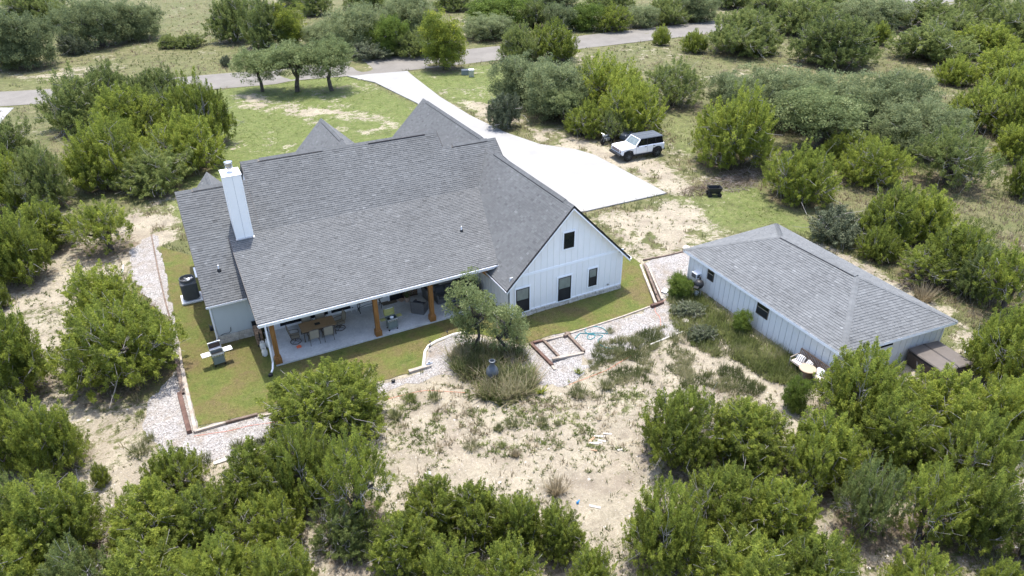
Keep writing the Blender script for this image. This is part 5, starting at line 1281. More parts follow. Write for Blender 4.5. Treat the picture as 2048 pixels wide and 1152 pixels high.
# ---------------------------------------------------------------- the parked car
def build_car():
    P = G(1285, 319); t = thing('parked_car', 'white boxy off-road car with a dark hard top on the dirt by the driveway', 'car')
    W_ = 0.92
    def sec(x, zb, zt, w, b=0.07):   # cross-section ring at x
        return [(x, -w+0.03, zb), (x, -w, zb+0.12), (x, -w, zt-b), (x, -w+b, zt), (x, w-b, zt), (x, w, zt-b), (x, w, zb+0.12), (x, w-0.03, zb)]
    def loft(secs):
        m_ = MB(); n_ = len(secs[0]); vs = [p for s_ in secs for p in s_]
        fs = [tuple(range(n_-1, -1, -1)), tuple(range((len(secs)-1)*n_, len(secs)*n_))]+[(i*n_+k, i*n_+(k+1) % n_, (i+1)*n_+(k+1) % n_, (i+1)*n_+k) for i in range(len(secs)-1) for k in range(n_)]
        return m_.add(vs, fs)
    # front is -x.  wheel centres at x=-1.475 and +1.475, arches cut by raising the underside
    secs = [sec(-2.20, 0.62, 1.08, 0.84), sec(-2.12, 0.60, 1.14, 0.90), sec(-1.98, 0.60, 1.17, W_), sec(-1.93, 0.90, 1.175, W_), sec(-1.02, 0.90, 1.21, W_), sec(-0.97, 0.55, 1.215, W_),
            sec(-0.72, 0.55, 1.22, W_), sec(0.97, 0.55, 1.24, W_), sec(1.02, 0.90, 1.24, W_), sec(1.93, 0.90, 1.24, W_), sec(1.98, 0.62, 1.24, W_), sec(2.18, 0.62, 1.22, 0.90)]
    body = loft(secs).build('body', M['carpaint'], t)
    MB().bev((-1.42, 0, 1.215), (1.30, 1.34, 0.05), 0.03, ry=-0.035).build('bonnet_panel', M['carpaint'], body)
    MB().box((-0.92, 0, 1.245), (0.36, 1.1, 0.02), ry=-0.03).build('bonnet_vent', M['carblack'], body)
    # glasshouse
    gh = MB(); b_, tp = [(-0.72, 0.86), (2.06, 0.86)], [(-0.28, 0.76), (1.98, 0.76)]
    gh.add([(-0.74, -0.86, 1.2), (2.08, -0.86, 1.22), (2.08, 0.86, 1.22), (-0.74, 0.86, 1.2), (-0.26, -0.76, 1.74), (2.0, -0.76, 1.74), (2.0, 0.76, 1.74), (-0.26, 0.76, 1.74)],
           [(3, 2, 1, 0), (4, 5, 6, 7), (0, 1, 5, 4), (1, 2, 6, 5), (2, 3, 7, 6), (3, 0, 4, 7)]); gh.build('side_glass', M['carglass'], t)
    MB().add([(-0.765, -0.74, 1.27), (-0.765, 0.74, 1.27), (-0.325, 0.66, 1.70), (-0.325, -0.66, 1.70), (-0.74, -0.74, 1.27), (-0.74, 0.74, 1.27), (-0.30, 0.66, 1.70), (-0.30, -0.66, 1.70)],
             [(0, 1, 2, 3), (7, 6, 5, 4), (0, 4, 5, 1), (1, 5, 6, 2), (2, 6, 7, 3), (3, 7, 4, 0)]).build('windscreen', M['windshield'], t)
    fr = MB()
    for s in (-1, 1): fr.tube([(-0.76, s*0.84, 1.2), (-0.29, s*0.745, 1.74)], 0.06, 5)
    fr.tube([(-0.29, -0.75, 1.75), (-0.29, 0.75, 1.75)], 0.055, 5); fr.tube([(-0.76, -0.84, 1.22), (-0.76, 0.84, 1.22)], 0.04, 5)
    fr.build('windscreen_frame', M['carpaint'], t)
    pl = MB()
    for s in (-1, 1):
        for x in (0.42, 1.30): pl.tube([(x, s*0.862, 1.2), (x, s*0.775, 1.74)], 0.035, 4)
    pl.build('door_pillar', M['carblack'], t)
    MB().bev((0.88, 0, 1.80), (2.34, 1.56, 0.12), 0.05).build('hard_top', M['carroof'], t)
    rr_ = MB()
    for y in (-0.5, 0, 0.5): rr_.box((0.9, y, 1.864), (2.0, 0.03, 0.012))
    rr_.build('roof_rib', M['carroof'], t)
    for (x, y) in ((-1.475, -0.86), (-1.475, 0.86), (1.475, -0.86), (1.475, 0.86)):
        m_ = MB(); m_.lathe([(0.24, -0.15), (0.39, -0.14), (0.425, -0.08), (0.43, 0.0), (0.425, 0.08), (0.39, 0.14), (0.24, 0.15)], (x, y, 0.43), 22, 'Y')
        w = m_.build('wheel', M['tyre'], t, True)
        s = -1 if y < 0 else 1; MB().lathe([(0.235, 0), (0.225, 0.012*s), (0.10, 0.02*s), (0.07, 0.04*s)], (x, y+s*0.125, 0.43), 14, 'Y').build('rim', M['darkgrey'], w)
        for q in range(6):
            a = q*math.pi/3; MB().box((x+0.14*math.cos(a), y+s*0.155, 0.43+0.14*math.sin(a)), (0.20, 0.02, 0.035), ry=-a).build('spoke', M['iron'], w)
        a_ = MB(); pts = [(x+0.54*math.cos(q), s*0.945, 0.46+0.54*math.sin(q)) for q in np.linspace(0.0, math.pi, 9)]
        pts_i = [(x+0.455*math.cos(q), s*0.945, 0.46+0.455*math.sin(q)) for q in np.linspace(0.0, math.pi, 9)]
        for q in range(8): a_.ext([pts[q], pts[q+1], pts_i[q+1], pts_i[q]], (0, -s*0.13, 0))
        a_.build('wheel_flare', M['carblack'], t)
    MB().bev((-2.26, 0, 0.60), (0.24, 1.80, 0.24), 0.05).build('front_bumper', M['carblack'], t)
    MB().bev((2.24, 0, 0.62), (0.18, 1.78, 0.22), 0.05).build('rear_bumper', M['carblack'], t)
    g = MB().bev((-2.21, 0, 0.94), (0.06, 1.62, 0.26), 0.02).build('grille', M['redbrown'], t)
    for z in (0.87, 0.92, 0.97, 1.02): MB().box((-2.245, 0, z), (0.012, 1.06, 0.012)).build('grille_bar', M['steel_dull'], g)
    for s in (-1, 1):
        MB().lathe([(0.10, 0), (0.105, -0.02), (0.06, -0.035)], (-2.235, s*0.66, 0.945), 14, 'X').build('headlight', M['lamp'], t)
        MB().bev((-0.62, s*0.99, 1.28), (0.12, 0.16, 0.15), 0.03).build('wing_mirror', M['carblack'], t)
        MB().bev((0.0, s*0.93, 0.47), (1.95, 0.12, 0.09), 0.03).build('side_step', M['carblack'], t)
        for x in (-0.72, 0.42, 1.02): MB().box((x, s*0.922, 0.90), (0.012, 0.006, 0.60)).build('door_gap', M['carblack'], t)
        for x in (0.22, 1.12): MB().box((x, s*0.932, 1.10), (0.18, 0.03, 0.035)).build('door_handle', M['carblack'], t)
        MB().box((2.185, s*0.80, 1.02), (0.02, 0.10, 0.26)).build('tail_light', M['rust'], t)
    MB().lathe([(0.22, -0.10), (0.38, -0.09), (0.40, 0.0), (0.38, 0.09), (0.22, 0.10)], (2.34, 0.0, 0.98), 18, 'X').build('spare_wheel', M['tyre'], t, True)
    # put it down so that its front and rear near wheels stand where the photo has them
    a = G(1257, 323); b = G(1312.5, 313.5); mid = (a+b)/2; d_ = b-a; yaw = math.atan2(d_[1], d_[0])
    s = 1.03; off = 0.93*s; away = np.array([-math.sin(yaw), math.cos(yaw), 0]); c = mid+away*off
    t.location = (float(c[0]), float(c[1]), float(gz(c[0], c[1]))); t.rotation_euler.z = yaw; t.scale = (s, s, s)
build_car()
# trailer with a motorcycle-like load half hidden in the branches behind the car
p = G(1252, 284); t = thing('utility_trailer', 'dark covered trailer half hidden in the trees behind the white car', 'trailer', tuple(p), 0.2, scale=(0.8, 0.8, 0.8))
MB().bev((0.2, 0, 0.75), (1.9, 1.1, 0.7), 0.12).build('cover', M['carroof'], t)
for s in (-1, 1): MB().lathe([(0.2, -0.08), (0.3, -0.07), (0.3, 0.07), (0.2, 0.08)], (0.2, s*0.62, 0.3), 14, 'Y').build('wheel', M['tyre'], t)
MB().tube([(-0.7, 0, 0.45), (-1.7, 0, 0.42)], 0.05, 5).build('drawbar', M['dark'], t)
p = G(1214, 287); t = thing('motorcycle', 'motorcycle with chrome parts parked under the branches left of the car', 'motorcycle', tuple(p), 0.25)
for x in (-0.62, 0.62):
    w = MB().lathe([(0.22, -0.06), (0.32, -0.05), (0.33, 0), (0.32, 0.05), (0.22, 0.06)], (x, 0, 0.33), 16, 'Y').build('wheel', M['tyre'], t); MB().lathe([(0.20, -0.02), (0.20, 0.02)], (x, 0, 0.33), 12, 'Y').build('rim', M['steel'], w)
MB().bev((0.0, 0, 0.48), (0.55, 0.30, 0.36), 0.06).build('engine', M['steel_dull'], t); MB().bev((-0.15, 0, 0.80), (0.5, 0.26, 0.24), 0.08).build('tank', M['iron'], t)
MB().bev((0.35, 0, 0.74), (0.6, 0.28, 0.10), 0.04).build('seat', M['carblack'], t)
MB().tube([(-0.5, -0.38, 1.05), (-0.42, 0, 0.98), (-0.5, 0.38, 1.05)], 0.02, 5).build('handlebar', M['steel'], t)
for s in (-0.1, 0.1): MB().tube([(-0.62, s, 0.33), (-0.44, s, 0.98)], 0.025, 5).build('fork', M['steel'], t)
MB().lathe([(0.12, 0), (0.11, -0.06), (0.05, -0.08)], (-0.56, 0, 0.92), 12, 'X').build('headlight', M['lamp'], t)
# dump cart
p = G(1427, 391); t = thing('dump_cart', 'black poly dump cart standing by the brush pile', 'cart', tuple(p), -0.45)
m_ = MB(); m_.add([(-.42, -.28, .34), (.42, -.28, .34), (.42, .28, .34), (-.42, .28, .34), (-.56, -.38, .74), (.56, -.38, .74), (.56, .38, .74), (-.56, .38, .74),
                   (-.39, -.25, .37), (.39, -.25, .37), (.39, .25, .37), (-.39, .25, .37), (-.52, -.34, .74), (.52, -.34, .74), (.52, .34, .74), (-.52, .34, .74)],
                  [(3, 2, 1, 0), (0, 1, 5, 4), (1, 2, 6, 5), (2, 3, 7, 6), (3, 0, 4, 7), (8, 9, 10, 11), (9, 8, 12, 13), (10, 9, 13, 14), (11, 10, 14, 15), (8, 11, 15, 12), (4, 5, 13, 12), (5, 6, 14, 13), (6, 7, 15, 14), (7, 4, 12, 15)])
m_.build('tub', M['dark'], t)
for x in (-.38, .38):
    for y in (-.34, .34): MB().lathe([(0.08, -.05), (0.17, -.05), (0.17, .05), (0.08, .05)], (x, y, 0.17), 12, 'Y').build('wheel', M['tyre'], t)
MB().tube([(-.45, 0, .25), (-.9, .1, .2), (-1.0, .1, .5)], 0.02, 5).build('handle', M['dark'], t)
MB().box((0, 0, .27), (0.9, 0.5, 0.05)).build('chassis', M['dark'], t)

# ---------------------------------------------------------------- on and around the patio
PZ = 0.125
def pat(px, py): p = Z(px, py, PZ); return (float(p[0]), float(p[1]), PZ)
# dining table with its six chairs
tc = Z(634.5, 648, 0.83); t = thing('dining_table', 'tan tile topped dining table with a dark centre square', 'table', (tc[0], tc[1], PZ))
TL, TW = 1.95, 1.02
top = MB().bev((0, 0, 0.70), (TL, TW, 0.05), 0.015).build('table_top', M['tabletop'], t)
MB().box((0, 0, 0.731), (0.30, 0.24, 0.012)).build('centre_plate', M['dark'], top)
ap = MB()
for s in (-1, 1): ap.box((0, s*(TW/2-0.05), 0.63), (TL-0.1, 0.04, 0.09)); ap.box((s*(TL/2-0.05), 0, 0.63), (0.04, TW-0.14, 0.09))
ap.build('apron', M['bronze'], t)
for sx in (-1, 1):
    for sy in (-1, 1): MB().tube([(sx*(TL/2-0.12), sy*(TW/2-0.10), 0.66), (sx*(TL/2-0.09), sy*(TW/2-0.08), 0.0)], 0.03, 6).build('leg', M['bronze'], t)
def dchair(x, y, rz, lb, swivel=False):
    t = thing('patio_chair', lb, 'chair', (x, y, PZ), rz, 'sling chairs round the dining table')   # faces +y
    MB().bev((0, 0, 0.42), (0.50, 0.48, 0.03), 0.01).build('seat', M['sling'], t)
    MB().bev((0, -0.30, 0.74), (0.50, 0.03, 0.60), 0.01, rx=0.22).build('backrest', M['sling'], t)
    f = MB()
    for s in (-1, 1):
        f.tube([(s*0.27, 0.24, 0.42), (s*0.27, -0.22, 0.42), (s*0.27, -0.37, 1.05)], 0.018, 5); f.tube([(s*0.28, -0.27, 0.66), (s*0.30, 0.0, 0.66), (s*0.30, 0.22, 0.62), (s*0.28, 0.24, 0.42)], 0.018, 5)
    f.tube([(-0.27, -0.37, 1.05), (0, -0.385, 1.09), (0.27, -0.37, 1.05)], 0.02, 5); f.build('frame', M['bronze'], t)
    if swivel:
        b = MB(); pts = [(0.30*math.cos(a), 0.30*math.sin(a), 0.03) for a in np.linspace(0, 2*math.pi, 17)]; b.tube(pts, 0.02, 5, False); b.tube([(0, 0, 0.4), (0, 0, 0.05)], 0.03, 6)
        for q in range(4): a = q*math.pi/2+0.78; b.tube([(0, 0, 0.10), (0.3*math.cos(a), 0.3*math.sin(a), 0.04)], 0.016, 4)
        b.build('swivel_base', M['bronze'], t)
    else:
        for sx in (-1, 1):
            for sy in (-1, 1): MB().tube([(sx*0.25, sy*0.21, 0.42), (sx*0.27, sy*0.26, 0.0)], 0.016, 5).build('leg', M['bronze'], t)
dchair(tc[0]-0.42, tc[1]-0.72, 0.0, 'patio chair with its back to the lawn, left of the near pair')
dchair(tc[0]+0.38, tc[1]-0.72, 0.0, 'patio chair with its back to the lawn, right of the near pair')
dchair(tc[0]-0.42, tc[1]+0.70, math.pi, 'patio chair against the windows, left of the far pair')
dchair(tc[0]+0.38, tc[1]+0.70, math.pi, 'patio chair against the windows, right of the far pair')
dchair(tc[0]-1.35, tc[1]-0.15, -math.pi/2-0.1, 'round based patio chair at the left end of the dining table', True)
dchair(tc[0]+1.25, tc[1]+0.02, math.pi/2+0.1, 'round based patio chair at the right end of the dining table', True)
# the grill on the patio
def grill(px, py, z, rz, lb, lidm, bodym, shelves, open_=True):
    p = Z(px, py, z); t = thing('gas_grill', lb, 'grill', (p[0], p[1], z), rz)
    MB().bev((0, 0, 0.42), (0.62, 0.46, 0.50), 0.02).build('cabinet', M[bodym], t)
    fb = MB()
    fb.box((0, -0.22, 0.76), (0.70, 0.03, 0.20)); fb.box((0, 0.22, 0.76), (0.70, 0.03, 0.20)); fb.box((-0.335, 0, 0.76), (0.03, 0.41, 0.20)); fb.box((0.335, 0, 0.76), (0.03, 0.41, 0.20))
    f = fb.build('firebox', M[bodym], t)
    MB().box((0, 0, 0.70), (0.64, 0.41, 0.03)).build('burner_tray', M['dark'], f)
    for k in range(9): MB().box((-0.28+0.07*k, 0, 0.835), (0.012, 0.40, 0.012)).build('grate_bar', M['dark'], f)
    l_ = MB(); prof = [(0.0, 0.0), (0.02, 0.16), (0.10, 0.30), (0.24, 0.36), (0.36, 0.33), (0.36, 0.30), (0.24, 0.33), (0.115, 0.27), (0.045, 0.15), (0.025, 0.0)]
    # opened lid stands up behind the firebox: its hollow looks towards the front
    pts = [(-0.34, 0.40-b*0.75, 0.84+a*1.35) if open_ else (-0.34, 0.22-a, 0.86+b*0.8) for a, b in prof]
    l_.ext([(-0.34, 0.26, 0.86), (-0.34, 0.40, 0.92), (-0.34, 0.46, 1.10), (-0.34, 0.44, 1.26), (-0.34, 0.34, 1.36), (-0.34, 0.31, 1.34), (-0.34, 0.39, 1.24), (-0.34, 0.41, 1.10), (-0.34, 0.36, 0.95), (-0.34, 0.25, 0.89)], (0.68, 0, 0))
    for x in (-0.34, 0.31): l_.ext([(x, 0.26, 0.87), (x, 0.40, 0.93), (x, 0.44, 1.10), (x, 0.42, 1.26), (x, 0.33, 1.35)], (0.03, 0, 0))
    lid = l_.build('lid', M[lidm], t)
    MB().box((0, 0.385, 1.12), (0.60, 0.012, 0.34), rx=-0.12).build('lid_lining', M['rust'] if shelves else M[lidm], lid)
    MB().tube([(-0.24, 0.27, 1.37), (0.24, 0.27, 1.37)], 0.016, 6).build('handle', M['steel'], lid)
    if shelves:
        for s in (-1, 1): MB().bev((s*0.60, 0.04, 0.84), (0.46, 0.44, 0.04), 0.01).build('side_shelf', M['white'], t)
    else:
        for s in (-1, 1): MB().bev((s*0.54, 0.08, 0.80), (0.34, 0.32, 0.03), 0.01).build('side_shelf', M['grill_olive'], t)
    MB().bev((0, -0.245, 0.76), (0.66, 0.03, 0.13), 0.01).build('control_panel', M['steel_dull'], t)
    for k in range(4): MB().lathe([(0.026, 0), (0.022, -0.03)], (-0.22+0.147*k, -0.262, 0.76), 8, 'Y').build('knob', M['dark'], t)
    for x in (-0.27, 0.27):
        for y in (-0.19, 0.19): MB().lathe([(0.05, -0.02), (0.05, 0.02)], (x, y, 0.05), 10, 'Y').build('caster', M['dark'], t)
    return t
t = grill(785, 657, PZ, 0.05, 'grey gas grill with an olive lid raised, on the patio between two posts', 'grill_olive', 'grill_grey', False)
t.scale = (0.92,)*3
MB().lathe([(0.0, 0.9), (0.12, 0.92), (0.13, 1.0), (0.06, 1.04)], (0.02, -0.02, -0.12), 12).build('steel_bowl', M['white'], t)
t = grill(440, 728, 0.03, 0.10, 'stainless steel grill with open lid and white side shelves on the lawn', 'steel_dull', 'grill_grey', True)
t.scale = (0.95,)*3
# white step stool, console table, mats, door things
p = pat(707, 622); t = thing('step_stool', 'small white stool with a dark top by the patio windows', 'stool', p)
MB().bev((0, 0, 0.48), (0.34, 0.30, 0.22), 0.02).build('seat_box', M['white'], t); MB().box((0, 0, 0.60), (0.22, 0.18, 0.02)).build('seat_top', M['dark'], t)
for x in (-.14, .14):
    for y in (-.12, .12): MB().box((x, y, 0.19), (0.04, 0.04, 0.38)).build('leg', M['white'], t)
p = pat(740, 619); t = thing('console_table', 'brown topped console table on curled black iron legs', 'table', (p[0], p[1], PZ))
MB().bev((0, -0.1, 0.80), (1.55, 0.45, 0.06), 0.01).build('table_top', M['tie_red'], t)
for x in (-.68, .68):
    f = MB()
    for y in (-.16, .16): f.tube([(x, y, 0.84), (x*0.9, y*1.1, 0.6), (x*1.02, y*0.9, 0.3), (x*0.96, y*1.3, 0.0)], 0.022, 5)
    f.tube([(x, -.16, .3), (x, .16, .3)], 0.018, 4); f.build('leg', M['dark'], t)
MB().tube([(-.66, 0, .3), (-.2, 0, .38), (.2, 0, .38), (.66, 0, .3)], 0.018, 5).build('stretcher', M['dark'], t)
p = pat(778, 604); o = MB().bev((0, 0, 0.01), (0.95, 0.55, 0.02), 0.008).build('door_mat', M['mat_brown']); o.location = p; tag(o, 'brown door mat in front of the black patio door', 'mat')
p = pat(803, 600); o = MB().bev((0, 0, 0.015), (0.40, 0.40, 0.03), 0.01).build('paving_tile', M['terracotta']); o.location = p; o.rotation_euler.z = 0.5; tag(o, 'small tan tile lying beside the door mat', 'tile')
# firewood rack by the wall with a planter
p = pat(823, 596); t = thing('firewood_shelf', 'tall rack of split firewood against the patio wall', 'rack', (p[0], p[1]+0.35, PZ))
f = MB()
for x in (-.45, .45): f.box((x, 0, .6), (.05, .35, 1.2))
f.box((0, 0, .05), (.9, .35, .05)); f.box((0, 0, 1.18), (.9, .35, .04)); f.build('frame', M['tie_red'], t)
rl = random.Random(3)
for k in range(24): x = -.36+.15*(k % 6)+(0.04 if (k//6) % 2 else 0); MB().lathe([(rl.uniform(.05, .075), -.20), (rl.uniform(.05, .075), .18)], (min(x, .38), 0, .17+.17*(k//6)), 7, 'Y').build('log', M['log'], t)
p = pat(815, 603); t = thing('potted_plant', 'pale pot with a thin green plant beside the firewood rack', 'plant', p)
MB().lathe([(.11, 0), (.19, .30), (.20, .34), (.17, .34), (.16, .30), (.05, .28)], (0, 0, 0), 14).build('pot', M['terracotta'], t)
V_ = blades(np.zeros((1, 2)), np.zeros(1)+.3, np.array([.55]), np.array([.08]), 60, np.random.default_rng(4), width=.02, lean=.8)
link('foliage', npmesh('foliage', V_, np.arange(len(V_)).reshape(-1, 3), M['oak_lawn'], tint=np.full(60, .5)), t)
# wicker lounge furniture
def armchair(px, py, rz, lb, w=0.85):
    p = pat(px, py); t = thing('wicker_armchair', lb, 'armchair', p, rz, 'grey wicker seats on the patio')   # opens towards +y
    b = MB(); b.bev((0, 0, .17), (w, .8, .34), .03); b.bev((-w/2+.06, 0, .40), (.12, .8, .36), .03); b.bev((w/2-.06, 0, .40), (.12, .8, .36), .03); b.build('wicker_frame', M['wicker'], t)
    MB().bev((0, -.38, .55), (w, .12, .62), .04, rx=.15).build('backrest', M['wicker'], t)
    n_ = 1 if w < 1.2 else 2; cw_ = (w-.26)/n_
    for k in range(n_):
        x = -((n_-1)/2)*cw_+k*cw_
        MB().bev((x, .04, .42), (cw_-.02, .64, .14), .05).build('seat_cushion', M['cushion'], t); MB().bev((x, -.25, .66), (cw_-.02, .14, .42), .06, rx=.2).build('back_cushion', M['cushion'], t)
armchair(840, 622, -0.75, 'grey wicker armchair nearest the middle post')
armchair(862, 596, -1.5, 'grey wicker armchair behind the third post')
armchair(893, 598, math.pi+0.02, 'two seat grey wicker sofa against the patio wall', 1.5)
t = thing('side_table', 'low dark round table between the wicker seats', 'table', pat(874, 588))
MB().lathe([(.30, .50), (.30, .54)], (0, 0, 0), 16).build('table_top', M['dark'], t)
for q in range(3): a = q*2.09; MB().tube([(.1*math.cos(a), .1*math.sin(a), .5), (.24*math.cos(a), .24*math.sin(a), 0)], .018, 5).build('leg', M['dark'], t)
t = thing('ottoman', 'low charcoal ottoman in front of the sofa', 'ottoman', pat(912, 618), 0.1)
MB().bev((0, 0, .18), (.66, .56, .34), .03).build('wicker_frame', M['wicker'], t); MB().bev((0, 0, .40), (.62, .52, .12), .05).build('cushion', M['cushion'], t)
t = thing('covered_grill_island', 'long black cover over a grill along the patio end', 'cover', (-8.75, 4.1, PZ))
MB().bev((0, 0.2, .52), (.85, 2.2, 1.0), .08).build('cover', M['dark'], t); MB().bev((0, .7, 1.12), (.8, .9, .26), .10).build('cover_hump', M['dark'], t)
# folded red thing, propane tanks, firewood rack outside
p = pat(598, 694); o = MB(); o.bev((0, 0, .02), (.26, .22, .04), .01); o.bev((.03, .02, .055), (.14, .20, .04), .01, rz=.4); o = o.build('red_dustpan', M['orange']); o.location = p; tag(o, 'small red orange plastic piece lying on the patio', 'toy')
def tank(px, py, lb):
    p = G(px, py); t = thing('propane_tank', lb, 'gas tank', (p[0], p[1], 0.03), 0, 'propane tanks')
    MB().lathe([(.11, 0), (.11, .03), (.15, .06), (.155, .30), (.13, .38), (.06, .42), (.03, .43)], (0, 0, 0), 16).build('cylinder', M['propane'], t, True)
    MB().lathe([(.11, .39), (.11, .50), (.095, .50), (.095, .40)], (0, 0, 0), 14).build('collar', M['propane'], t); MB().lathe([(.03, .42), (.03, .49)], (0, 0, 0), 8).build('valve', M['steel_dull'], t)
tank(531, 712, 'propane tank next to the white downspout elbow'); tank(527, 699, 'propane tank second from the downspout elbow'); tank(537, 694, 'bluish propane tank closest to the corner post')
p = G(524, 684); t = thing('firewood_rack', 'dark stack of firewood at the left end of the patio', 'firewood', (-21.30, 5.10, 0.03), 0)
f = MB(); f.box((0, -.62, .5), (.05, .05, 1.0)); f.box((0, .62, .5), (.35, .05, 1.0)); f.box((0, 0, .06), (.35, 1.3, .05)); f.build('frame', M['dark'], t)
for k in range(36): MB().lathe([(rl.uniform(.055, .08), -.18), (rl.uniform(.055, .08), .18)], (0, -.54+.155*(k % 8), .17+.165*(k//8)), 7, 'X').build('log', M['log'], t)
# the air conditioning unit and things on the left wall
p = G(386, 604); t = thing('condenser_unit', 'tall dark grey air conditioning condenser on a white pad', 'air conditioner', (p[0]+0.0, p[1]+.35, 0.03)); t.scale = (1.1, 1.1, 1.22)
MB().bev((0, 0, .05), (1.12, 1.05, .10), .01).build('pad', M['white'], t)
MB().bev((0, 0, .62), (.84, .84, 1.02), .10).build('casing', M['darkgrey'], t)
for k in range(14):
    for s in (-1, 1):
        MB().box((-.36+.055*k, s*.425, .60), (.012, .014, .86)).build('louvre', M['carroof'], t); MB().box((s*.425, -.36+.055*k, .60), (.014, .012, .86)).build('louvre', M['carroof'], t)
tp_ = MB().lathe([(.36, 1.10), (.40, 1.14), (.405, 1.26), (.37, 1.27), (.355, 1.14)], (0, 0, 0), 24).build('top_ring', M['darkgrey'], t)
fn = MB()
for q in range(4): a = q*math.pi/2+.4; fn.box((.17*math.cos(a), .17*math.sin(a), 1.16), (.30, .12, .015), rz=a, rx=.3)
fn.build('fan_blade', M['steel_dull'], t); MB().lathe([(.34, 1.145), (.34, 1.15)], (0, 0, 0), 20).build('fan_well', M['dark'], t)
p = XP(376, 505, -23.4); t = thing('electric_meter', 'small grey meter box on the left end wall', 'meter', (-23.40, float(p[1]), 0.9), 0)
MB().bev((-.06, 0, .5), (.14, .36, .5), .02).build('box', M['steel_dull'], t); MB().lathe([(.09, -.18), (.09, -.13)], (0, 0.02, .55), 12, 'X').build('dial', M['glass'], t)
t = thing('hose_reel', 'black hose reel on the corner of the left wing', 'hose reel', (-23.44, 6.55, .75))
MB().lathe([(.26, -.12), (.26, -.09), (.16, -.08), (.16, .06), (.26, .07), (.26, .1)], (-.10, 0, 0), 18, 'X').build('reel', M['dark'], t)
t = thing('outdoor_tap', 'tap with black fitting at the foot of the left wing corner', 'tap', (-23.42, 5.75, .30))
MB().tube([(0, 0, .15), (-.06, -.05, .15), (-.07, -.06, 0), (-.07, -.06, -.25)], .03, 6).build('pipe', M['steel_dull'], t); MB().lathe([(.08, -.28), (.09, -.1)], (-.07, -.08, 0), 10).build('fitting', M['dark'], t)
o = MB().tube([(-22.6, 5.82, .95), (-22.62, 5.80, .75), (-22.75, 5.78, .64), (-23.0, 5.78, .66), (-23.2, 5.80, .60)], .016, 5).build('cable', M['dark']); tag(o, 'black cable hanging on the end wall', 'cable')

# ---------------------------------------------------------------- garden pieces
p = G(985, 762); t = thing('chiminea', 'grey cast iron chiminea standing in the tall grass', 'chiminea', tuple(p))
MB().lathe([(.10, .28), (.26, .34), (.33, .50), (.335, .58), (.32, .60), (.335, .62), (.31, .76), (.22, .92), (.13, 1.02), (.115, 1.22), (.17, 1.26), (.17, 1.32), (.13, 1.33), (.10, 1.25), (.09, 1.1)], (0, 0, 0), 22).build('body', M['iron'], t, True)
MB().bev((0.02, -.31, .50), (.26, .06, .24), .02).build('fire_door', M['dark'], t)
for q in range(3): a = q*2.09+.5; MB().tube([(.16*math.cos(a), .16*math.sin(a), .34), (.28*math.cos(a), .28*math.sin(a), 0)], .03, 5).build('leg', M['iron'], t)
def tie(p0, p1, m_='tie', w=.18, h=.17, dz=0.0, parent=None, name='timber'):
    a = np.array(p0, float); b = np.array(p1, float); L = np.linalg.norm((b-a)[:2]); rz = math.atan2(b[1]-a[1], b[0]-a[0]); c = (a+b)/2
    return MB().bev((c[0], c[1], float(gz(c[0], c[1]))+h/2+dz), (L, w, h), .015, rz=rz).build(name, M[m_], parent)
g_ = lambda x, y: G(x, y)
t = thing('timber_edging', 'old dark timbers edging the left side of the lawn', 'edging'); t.location = (0, 0, 0)
tie(g_(354, 722), g_(366, 790), 'tie', parent=t); tie(g_(360, 790), g_(380, 868), 'tie_red', parent=t, w=.22, h=.22); tie(g_(366, 742), g_(392, 866), 'tie_pale', parent=t); tie(g_(360, 700), g_(370, 780), 'tie_pale', w=.12, parent=t, dz=-.02)
t = thing('timber_edging', 'long weathered timbers between the gravel and the lower end of the lawn', 'edging')
tie(g_(390, 866), g_(452, 848), 'tie_pale', .15, .15, parent=t); tie(g_(452, 848), g_(516, 831), 'tie', .15, .15, parent=t); tie(g_(516, 836), g_(575, 820), 'tie_pale', .13, .10, parent=t)
t = thing('timber_edging', 'thin dark edging along the left gravel path', 'edging')
for a, b in (((303, 470), (316, 540)), ((316, 540), (330, 600)), ((330, 600), (345, 655))): tie(g_(*a), g_(*b), 'tie', .09, .08, parent=t)
t = thing('timber_stack', 'bundle of long weathered timbers lying between lawn and shed gravel', 'timbers')
tie(g_(1281, 530), g_(1311, 612), 'tie_pale', .16, .16, parent=t); tie(g_(1288, 528), g_(1318, 608), 'tie', .16, .16, parent=t); tie(g_(1295, 530), g_(1324, 604), 'tie_pale', .14, .16, parent=t); tie(g_(1299, 540), g_(1320, 590), 'tie_red', .14, .12, parent=t, dz=.03); tie(g_(1302, 616), g_(1326, 606), 'tie_red', .2, .2, parent=t)
tie(g_(1290, 535), g_(1312, 596), 'tie', .12, .12, parent=t, dz=.13)
t = thing('timber_step_frame', 'brown timber frames of the garden step filled with pale gravel', 'steps')
tie(g_(1060, 688), g_(1105, 733), 'tie_red', .18, .16, parent=t); tie(g_(1066, 689), g_(1088, 682), 'tie_red', .14, .14, parent=t); tie(g_(1087, 683), g_(1121, 719), 'tie', .15, .15, parent=t); tie(g_(1104, 724), g_(1168, 707), 'tie_pale', .16, .14, parent=t)
tie(g_(1132, 668), g_(1168, 706), 'tie', .16, .17, parent=t); tie(g_(1128, 676), g_(1140, 670), 'tie', .16, .2, parent=t); tie(g_(1090, 684), g_(1132, 672), 'tie_pale', .12, .10, parent=t); tie(g_(1104, 733), g_(1110, 741), 'tie_pale', .14, .1, parent=t)
t = thing('timber_edging', 'pale edging boards below the right part of the lawn', 'edging')
for a, b in (((1140, 668), (1190, 652)), ((1190, 652), (1245, 634)), ((1245, 634), (1300, 614))): tie(g_(*a), g_(*b), 'tie_pale', .10, .08, parent=t)
t = thing('timber_edging', 'low board line along the far side of the shed gravel', 'edging')
